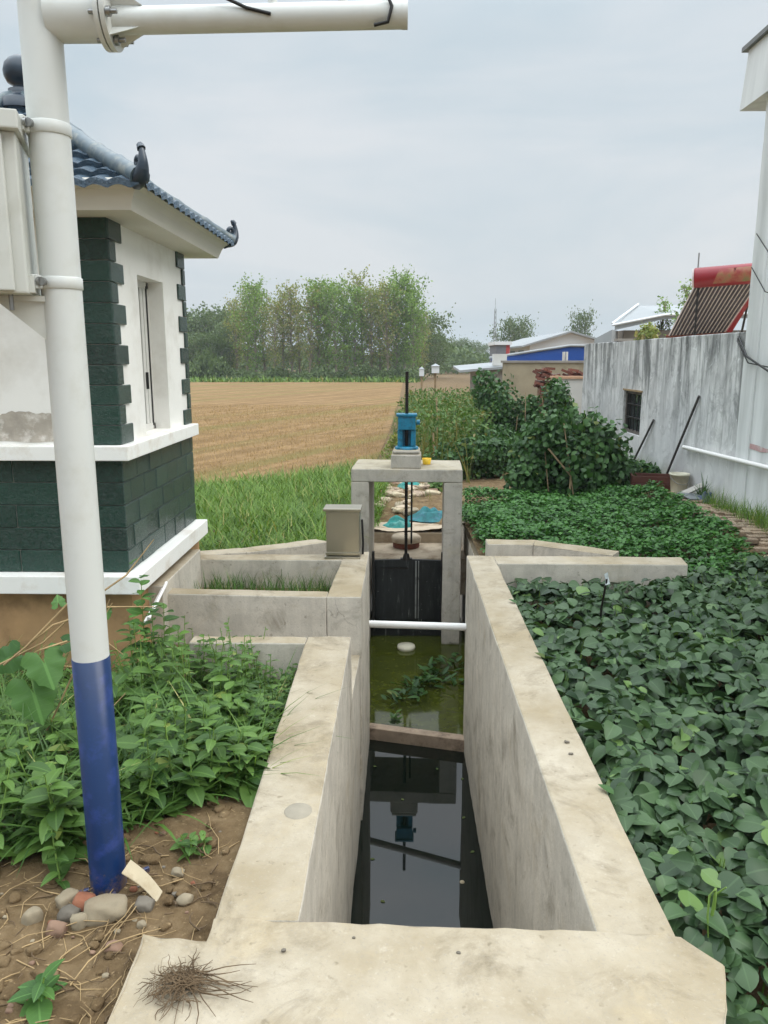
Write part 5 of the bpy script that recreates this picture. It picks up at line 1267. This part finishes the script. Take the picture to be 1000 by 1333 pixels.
# grey-roofed house behind the mildewed wall
hh = thing('tiled_house', 'grey roofed house with white eaves showing above the mildewed wall', 'house', (0, 0, 0))
Y1 = 24.
a, b_, c_, d_ = pyv(790, 441, Y1), pyv(797, 424, Y1), pyv(862, 402, Y1), pyv(905, 398, Y1)
mb = MB(); mb.box(a.x+.5, d_.x+2, Y1, Y1+1.2, -.6, a.z+.25); mb.build('wall', plain('brown_grey_wall', lin(126, 116, 104), .9, var=.2, scale=1.5), hh)
rv = [(b_.x, Y1-.3, b_.z), (c_.x, Y1-.3, c_.z), (d_.x+2.5, Y1-.3, c_.z+.05), (d_.x+2.5, Y1-.3, b_.z+.25), (c_.x, Y1-.3, b_.z+.25)]
top = [(b_.x, Y1-.3, b_.z), (c_.x, Y1+2.5, c_.z+.25), (d_.x+2.5, Y1+2.5, c_.z+.3), (d_.x+2.5, Y1-.3, b_.z+.35), (c_.x, Y1-.3, b_.z+.32)]
mb = MB(); mb.add(top+[(x, y, z-.14) for x, y, z in top], [[0, 4, 3, 2, 1], [5, 6, 7, 8, 9], [0, 5, 9, 4], [4, 9, 8, 3], [3, 8, 7, 2], [2, 7, 6, 1], [1, 6, 5, 0]]); mb.build('roof', M['grey_roof'], hh)
mb = MB(); mb.tube([(b_.x-.1, Y1-.35, b_.z), (c_.x, Y1-.35, b_.z+.30), (d_.x+2.5, Y1-.35, b_.z+.34)], .035, 6); mb.tube([(b_.x-.1, Y1-.35, b_.z+.05), (c_.x, Y1+2.4, c_.z+.3)], .035, 6); mb.build('eave_board', M['wht'], hh)
hl = thing('low_roof', 'low pale lean-to roof left of the grey roofed house', 'roof', (0, 0, 0))
a, c_ = pyv(774, 441, 23), pyv(797, 429, 23)
vs = [(a.x, 23, a.z), (c_.x, 23, c_.z), (c_.x, 23, a.z-.3), (a.x, 23, a.z-.15)]
mb = MB(); mb.add(vs+[(x+.5, y+1.2, z) for x, y, z in vs], [[3, 2, 1, 0], [4, 5, 6, 7], [0, 1, 5, 4], [1, 2, 6, 5], [2, 3, 7, 6], [3, 0, 4, 7]]); mb.build('roof_sheet', M['grey_roof'], hl)
mb = MB(); mb.box(a.x+.4, c_.x-.05, 23.1, 23.9, -.6, a.z-.12); mb.build('wall', M['tanwall'], hl)
pc = pyv(814, 440, 17.6)
ch_ = thing('chimney', 'small brown chimney stub just behind the mildewed wall top', 'chimney', (pc.x, 17.6, 0))
mb = MB(); mb.box(-.12, .12, 0, .2, -.5, 1.98); mb.build('stack', plain('brown_brick', lin(110, 84, 68), .9, scale=8, var=.25), ch_)
mb = MB(); mb.box(-.17, .17, -.05, .25, 1.98, 2.03); mb.build('cap', M['blockwall'], ch_)
# lattice mast
ms = thing('lattice_mast', 'thin lattice radio mast beside the small grey hut', 'mast', pyv(643, 470, 48))
mb = MB(); hgt_ = 3.1
for a in (0, 2.09, 4.19): mb.tube([(.16*math.cos(a), .16*math.sin(a), -1.5), (.05*math.cos(a), .05*math.sin(a), hgt_)], .02, 5)
for k in range(14):
    z = -1.4+k*.32; r = .16-.11*(z+1.5)/(hgt_+1.5)
    for a in (0, 2.09, 4.19): mb.tube([(r*math.cos(a), r*math.sin(a), z), (r*math.cos(a+2.09), r*math.sin(a+2.09), z+.3)], .012, 4)
mb.build('lattice', M['grey_roof'], ms)
mb = MB(); mb.box(-.3, .3, -.04, .04, 1.0, 1.06); mb.tube([(0, 0, hgt_), (0, 0, hgt_+.6)], .012, 5); mb.build('antenna', M['grey_roof'], ms)
for px_, yy, l in ((549, 482, 'small white hive shaped box left in the far stalks'), (567, 478, 'small white hive shaped box right in the far stalks')):
    p = pyv(px_, yy, 30); t = thing('white_box', l, 'box', (p.x, 30, 0)); w = .09 if px_ < 560 else .14
    mb = MB(); mb.tube([(0, 0, -.5), (0, 0, p.z-.2)], .04, 6); mb.build('post', M['stick'], t); mb = MB(); mb.box(-w, w, -w, w, p.z-.22, p.z+.04); mb.build('body', M['wht'], t)
    mb = MB(); mb.add([(-w*1.3, -w*1.3, p.z+.04), (w*1.3, -w*1.3, p.z+.04), (w*1.3, w*1.3, p.z+.04), (-w*1.3, w*1.3, p.z+.04), (0, 0, p.z+.14)], [[3, 2, 1, 0], [0, 1, 4], [1, 2, 4], [2, 3, 4], [3, 0, 4]]); mb.build('cap', M['grey_roof'], t)

# ------------------------------------------------------------------ trees
def tree_meshes(name, h, r, base, nl, ls, seed, up=1.1, limbs=26, mat=None, top=.25):
    """poplar-like: bare lower trunk, steep limbs, leaves scattered along the twigs"""
    r_ = random.Random(seed); mb = MB(); pts = [(0, 0, -.3)]; lean = (r_.uniform(-.04, .04), r_.uniform(-.04, .04))
    for k in range(1, 9):
        t = k/8; pts.append((lean[0]*h*t+r_.uniform(-.05, .05)*t, lean[1]*h*t+r_.uniform(-.05, .05)*t, h*t*.96))
    mb.tube(pts, [max(.02, .02*h*(1-.93*i/8)*.75) for i in range(9)], 7)
    P = []; ends = []
    for k in range(limbs):
        t = base+(1-base)*(k+.5)/limbs*.97; i = min(7, int(t*8)); f_ = t*8-i
        p0 = Vector(pts[i]).lerp(Vector(pts[i+1]), f_); a = k*2.4+r_.uniform(-.4, .4)
        L_ = r*(1.15-.75*abs((t-.52)/.5)**1.6)*r_.uniform(.7, 1.25); L_ = max(.25*r, L_)
        d = Vector((math.cos(a), math.sin(a), up*r_.uniform(.6, 1.4))).normalized()*L_*1.35
        mid = p0+d*.5-Vector((0, 0, .04*L_)); e = p0+d
        mb.tube([p0, mid, e], [.008*h*(1-t)+.02, .02, .008], 5, caps=False)
        ends.append((p0, mid, e, L_))
        for q in range(3):
            b0 = p0.lerp(e, .35+.25*q); dd = Vector((r_.uniform(-1, 1), r_.uniform(-1, 1), r_.uniform(0, 1.2))).normalized()*L_*.45
            mb.tube([b0, b0+dd], [.012, .005], 4, caps=False); ends.append((b0, b0+dd*.5, b0+dd, L_*.5))
    per = max(1, nl//len(ends))
    for (p0, m_, e, L_) in ends:
        m2 = int(per*L_/r*1.6)+1
        tt = rng.uniform(.3, 1.1, (m2, 1)); q = np.array(p0)*(1-tt)+np.array(e)*tt+rng.normal(0, .16*L_+.07, (m2, 3)); P.append(q)
    P = np.concatenate(P); n = len(P); D = rng.normal(0, 1, (n, 3)); D[:, 2] -= .4; N = rng.normal(0, .8, (n, 3)); N[:, 2] += .5
    crown = leafmesh(name+'_crown', P, D, N, ls*rng.uniform(.6, 1.3, n), ls*rng.uniform(.6, 1.2, n), T_diamond())
    crown.materials.append(mat)
    me = bpy.data.meshes.new(name+'_trunk'); me.from_pydata(mb.v, [], mb.f); me.materials.append(M['bark']); me.polygons.foreach_set('use_smooth', mb.sm); me.update()
    return me, crown
def put_tree(name, protos, x, y, sc, label, group=None, scz=1):
    t = thing(name, label, 'tree', (x, y, hz(x, y)), group, random.uniform(0, 6.28)); t.scale = (sc, sc, sc*scz)
    tr = bpy.data.objects.new('trunk', protos[0]); COL.objects.link(tr); tr.parent = t
    cr = bpy.data.objects.new('crown', protos[1]); COL.objects.link(cr); cr.parent = t
    return t
PA = [tree_meshes('poplar', 10, 1.75, .10, 1900, .25, s_, 1.6, 34, M['leaf_poplar']) for s_ in (1, 2, 3)]
PB = [tree_meshes('green_poplar', 10, 1.9, .08, 3000, .26, s_, 1.4, 36, M['leaf_poplar_dark']) for s_ in (4, 5)]
PBROAD = [tree_meshes('broad_tree', 6, 2.3, .04, 2800, .30, s_, .8, 30, M['leaf_far']) for s_ in (6, 7)]
ORD = ['leftmost', 'second', 'third', 'fourth', 'fifth', 'sixth', 'seventh', 'eighth', 'ninth', 'tenth', 'eleventh', 'twelfth', 'thirteenth', 'fourteenth', 'fifteenth', 'sixteenth', 'seventeenth', 'eighteenth', 'nineteenth', 'twentieth', 'twenty-first', 'twenty-second', 'twenty-third', 'twenty-fourth', 'twenty-fifth', 'twenty-sixth', 'twenty-seventh', 'twenty-eighth']
# the poplar stand: (photo x, top y, depth, proto)
stand = [(306, 398, 78, PA[0]), (318, 385, 76, PA[1]), (330, 376, 74, PB[0]), (342, 379, 76, PA[2]), (354, 382, 73, PA[0]), (366, 378, 75, PA[1]), (378, 375, 74, PA[2]), (389, 388, 77, PA[0]), (401, 386, 73, PA[1]), (413, 372, 74, PB[1]), (425, 364, 76, PA[2]), (437, 372, 73, PB[0]), (449, 365, 75, PA[0]), (462, 362, 74, PB[1]), (473, 361, 76, PA[1]), (484, 374, 74, PA[2]), (496, 376, 76, PB[0]), (506, 366, 73, PA[0]), (516, 361, 74, PB[1]), (527, 368, 75, PB[0]), (538, 374, 73, PB[1]), (549, 396, 76, PA[2])]
for i, (px_, ty, Y, pr_) in enumerate(stand):
    p = pyv(px_, ty, Y); z0 = hz(p.x, Y); s_ = (p.z-z0)/10*1.0
    kind_ = 'dense green' if pr_ in PB else 'thin olive'
    s_ *= random.uniform(.86, 1.10)
    put_tree('poplar_tree', pr_, p.x, Y, s_, f'{kind_} poplar, {ORD[i]} from the left in the tall stand beyond the field', 'poplars beyond the field', 1.0)
low = [(225, 420, 88), (246, 418, 92), (262, 416, 88), (278, 415, 95), (292, 412, 90), (240, 440, 80), (256, 443, 78), (272, 440, 80), (288, 445, 78), (300, 430, 80), (566, 440, 80), (553, 420, 84)]
for i, (px_, ty, Y) in enumerate(low):
    p = pyv(px_, ty, Y); z0 = hz(p.x, Y); s_ = (p.z-z0)/6
    put_tree('broad_tree', PBROAD[i % 2], p.x, Y, s_, (f'broad tree in the wood between the hut and the poplars, {ORD[i]} of that wood' if i < 10 else ('small broad tree just right of the tall poplar stand' if i == 10 else 'broad tree at the right flank of the tall poplar stand')), 'broad trees beside the poplars')
for i, (px_, ty, Y, l) in enumerate([(600, 446, 150, 'far hazy tree right of the poplars, above the white boxes'), (585, 450, 160, 'far hazy tree nearest the poplar stand'), (614, 449, 155, 'far hazy tree above the grey block shed'), (628, 452, 160, 'far hazy tree left of the lattice mast'), (575, 452, 130, 'far hazy tree low at the poplar edge'), (665, 423, 95, 'round dark tree above the small grey hut'), (680, 432, 98, 'smaller tree right of the round dark tree'), (757, 416, 90, 'dark tree top behind the white factory gable')]):
    p = pyv(px_, ty, Y); z0 = hz(p.x, Y); s_ = (p.z-z0)/6
    k_ = {7: .5, 6: .65, 5: .8}.get(i, 1); put_tree('far_tree', PBROAD[i % 2], p.x, Y, s_*k_, l, 'far trees', 1/k_)
near_t = tree_meshes('house_tree', 5, .42, .3, 1100, .10, 15, 1.6, 26, M['leaf_poplar_dark'])
for px_, ty, Y, l in ((899, 364, 21, 'leafy tree top left of the solar tank'), (858, 388, 24.5, 'thin sapling top above the grey house roof')):
    p = pyv(px_, ty, Y); put_tree('house_tree', near_t, p.x, Y, (p.z-hz(p.x, Y))/5, l, scz=1)
bush('roof_weeds', 'yellow green bush showing above the mildewed wall top', (pyv(845, 440, 18).x, 18, 1.2), .5, .4, 1.05, 900, M['leaf_poplar'], .09, 71, lobes=6)
# understory hedge at the far field edge: bushes
bm_proto = None
ub = [(232, 488), (250, 474), (268, 462), (284, 470), (300, 482), (318, 484), (336, 486), (356, 482), (376, 486), (398, 486), (420, 480), (445, 484), (470, 478), (494, 484), (520, 480), (540, 482)]
proto_me = None
for i, (px_, ty) in enumerate(ub):
    Y = 71+(i % 3)*.9; p = pyv(px_, ty, Y); hgt_ = p.z-hz(p.x, Y)
    if proto_me is None:
        t = bush('field_hedge_bush', '', (p.x, Y, hz(p.x, Y)), 1.1, .9, 1.0, 900, M['leaf_far'], .16, 81, lobes=8, taper=.25); proto_me = [c_.data for c_ in t.children]; names_ = [c_.name.split('.')[0] for c_ in t.children]
    else:
        t = thing('field_hedge_bush', '', 'bush', (p.x, Y, hz(p.x, Y)))
        for nm, me in zip(names_, proto_me):
            c_ = bpy.data.objects.new(nm, me); COL.objects.link(c_); c_.parent = t
    t.scale = (1.25, 1.2, max(.6, hgt_*1.15)); t.rotation_euler.z = i*1.3
    t['label'] = f'low bush at the foot of the poplars, {ORD[i]} from the left along the field edge'; t['group'] = 'bushes at the far field edge'

n = 16000; xs = rng.uniform(-75, 16, n); ys = rng.uniform(100, 128, n); hh_ = np.array([3.4+1.6*nz(a, 0, .12)+1.2*nz(a, 5, .5) for a in xs]); z = -.5+hh_*rng.random(n)**.8
D = rng.normal(0, 1, (n, 3)); N = rng.normal(0, .8, (n, 3)); N[:, 2] += .5
o = link('far_wood', leafmesh('far_wood', np.stack([xs, ys, z], 1), D, N, rng.uniform(.4, .9, n), rng.uniform(.5, .9, n), T_diamond()), M['leaf_far']); tag(o, 'hazy wood far behind the poplars, reading as one low mass', kind='stuff', cat='wood')
o = blades('grass', 9000, [(-45, 68), (1.5, 67), (2.5, 74), (-45, 76)], .25, .75, .16, M['grass'], tilt=.5, T=T_blade(1, .4, 2)); tag(o, 'green grass strip along the far edge of the field', kind='stuff', cat='grass')
m = bpy.data.materials.new('haze'); m.use_nodes = True; nt = m.node_tree; nt.nodes.remove(nt.nodes['Principled BSDF'])
pv = nt.nodes.new('ShaderNodeVolumePrincipled'); pv.inputs['Color'].default_value = (.86, .92, .97, 1); pv.inputs['Density'].default_value = .0009; pv.inputs['Anisotropy'].default_value = .2
nt.links.new(pv.outputs[0], nt.nodes['Material Output'].inputs['Volume'])
mb = MB(); mb.box(-410, 410, -70, 810, -4, 16); o = mb.build('haze', m); tag(o, kind='stuff', label='pale haze lying over the fields', cat='haze')

# ------------------------------------------------------------------ camera, light, sky
cam = bpy.data.cameras.new('camera'); co = bpy.data.objects.new('camera', cam); COL.objects.link(co); S.camera = co
cam.sensor_fit = 'AUTO'; cam.sensor_width = 36; cam.lens = 36*1000/1333; cam.clip_end = 3000; cam.clip_start = .05
co.location = (0, 0, 1.6); p = math.atan(.2); co.rotation_euler = (PI/2-p, 0, math.atan(19*math.cos(p)/1000))
W = bpy.data.worlds.new('World'); S.world = W; W.use_nodes = True; nt = W.node_tree
bg = nt.nodes['Background']; sky = nt.nodes.new('ShaderNodeTexSky'); sky.sky_type = 'NISHITA'; sky.sun_disc = False
EL, AZ = math.radians(48), math.radians(100)
sky.sun_elevation = EL; sky.sun_rotation = AZ; sky.air_density = 1.5; sky.dust_density = 4
tc = nt.nodes.new('ShaderNodeTexCoord'); mp = nt.nodes.new('ShaderNodeMapping'); mp.inputs['Scale'].default_value = (1.0, 1.0, 3.4); nt.links.new(tc.outputs['Generated'], mp.inputs['Vector'])
n1 = noi(nt, mp.outputs['Vector'], 1.9, 6, .52, .5)
sx = nt.nodes.new('ShaderNodeSeparateXYZ'); nt.links.new(tc.outputs['Generated'], sx.inputs[0])
def sc10(c, k=10): return tuple(x*k for x in c[:3])+(1,)
lowc = ramp(nt, n1, [(.36, lin(198, 213, 222)), (.62, lin(224, 229, 233))])
hic = ramp(nt, n1, [(.36, lin(206, 221, 230)), (.62, lin(234, 238, 242))])
cl = mix(nt, ramp(nt, sx.outputs['Z'], [(.0, bw(0)), (.5, bw(1))]), lowc, hic)
vm = nt.nodes.new('ShaderNodeVectorMath'); vm.operation = 'SCALE'; vm.inputs['Scale'].default_value = 9.7; nt.links.new(cl, vm.inputs[0])
ovc = nt.nodes.new('ShaderNodeVectorMath'); ovc.operation = 'SCALE'   # overcast luminance: brighter towards the zenith
zc = math_(nt, 'MAXIMUM', sx.outputs['Z'], 0.0)
zf = nt.nodes.new('ShaderNodeMapRange'); zf.interpolation_type = 'SMOOTHSTEP'
for k_, v_ in (('From Min', .34), ('From Max', .92), ('To Min', 1.0), ('To Max', 4.2)): zf.inputs[k_].default_value = v_
nt.links.new(zc, zf.inputs['Value']); nt.links.new(zf.outputs[0], ovc.inputs['Scale']); nt.links.new(vm.outputs[0], ovc.inputs[0])
nt.links.new(mix(nt, .9, sky.outputs[0], ovc.outputs[0]), bg.inputs['Color']); bg.inputs['Strength'].default_value = .1
sun = bpy.data.lights.new('sun', 'SUN'); sun.energy = 1.5; sun.angle = math.radians(45); sun.color = (1, .95, .87)
so = bpy.data.objects.new('sun', sun); COL.objects.link(so)
# direction toward the sun (sky convention: rotation from +Y, clockwise seen from above)
dv = Vector((math.sin(AZ)*math.cos(EL), math.cos(AZ)*math.cos(EL), math.sin(EL))); so.rotation_euler = dv.to_track_quat('Z', 'Y').to_euler()
vs_ = S.view_settings; vs_.view_transform = 'Standard'; vs_.look = 'None'; vs_.gamma = 1; vs_.exposure = .05; vs_.use_curve_mapping = False
S.cycles.max_bounces = 8; S.cycles.use_denoising = True
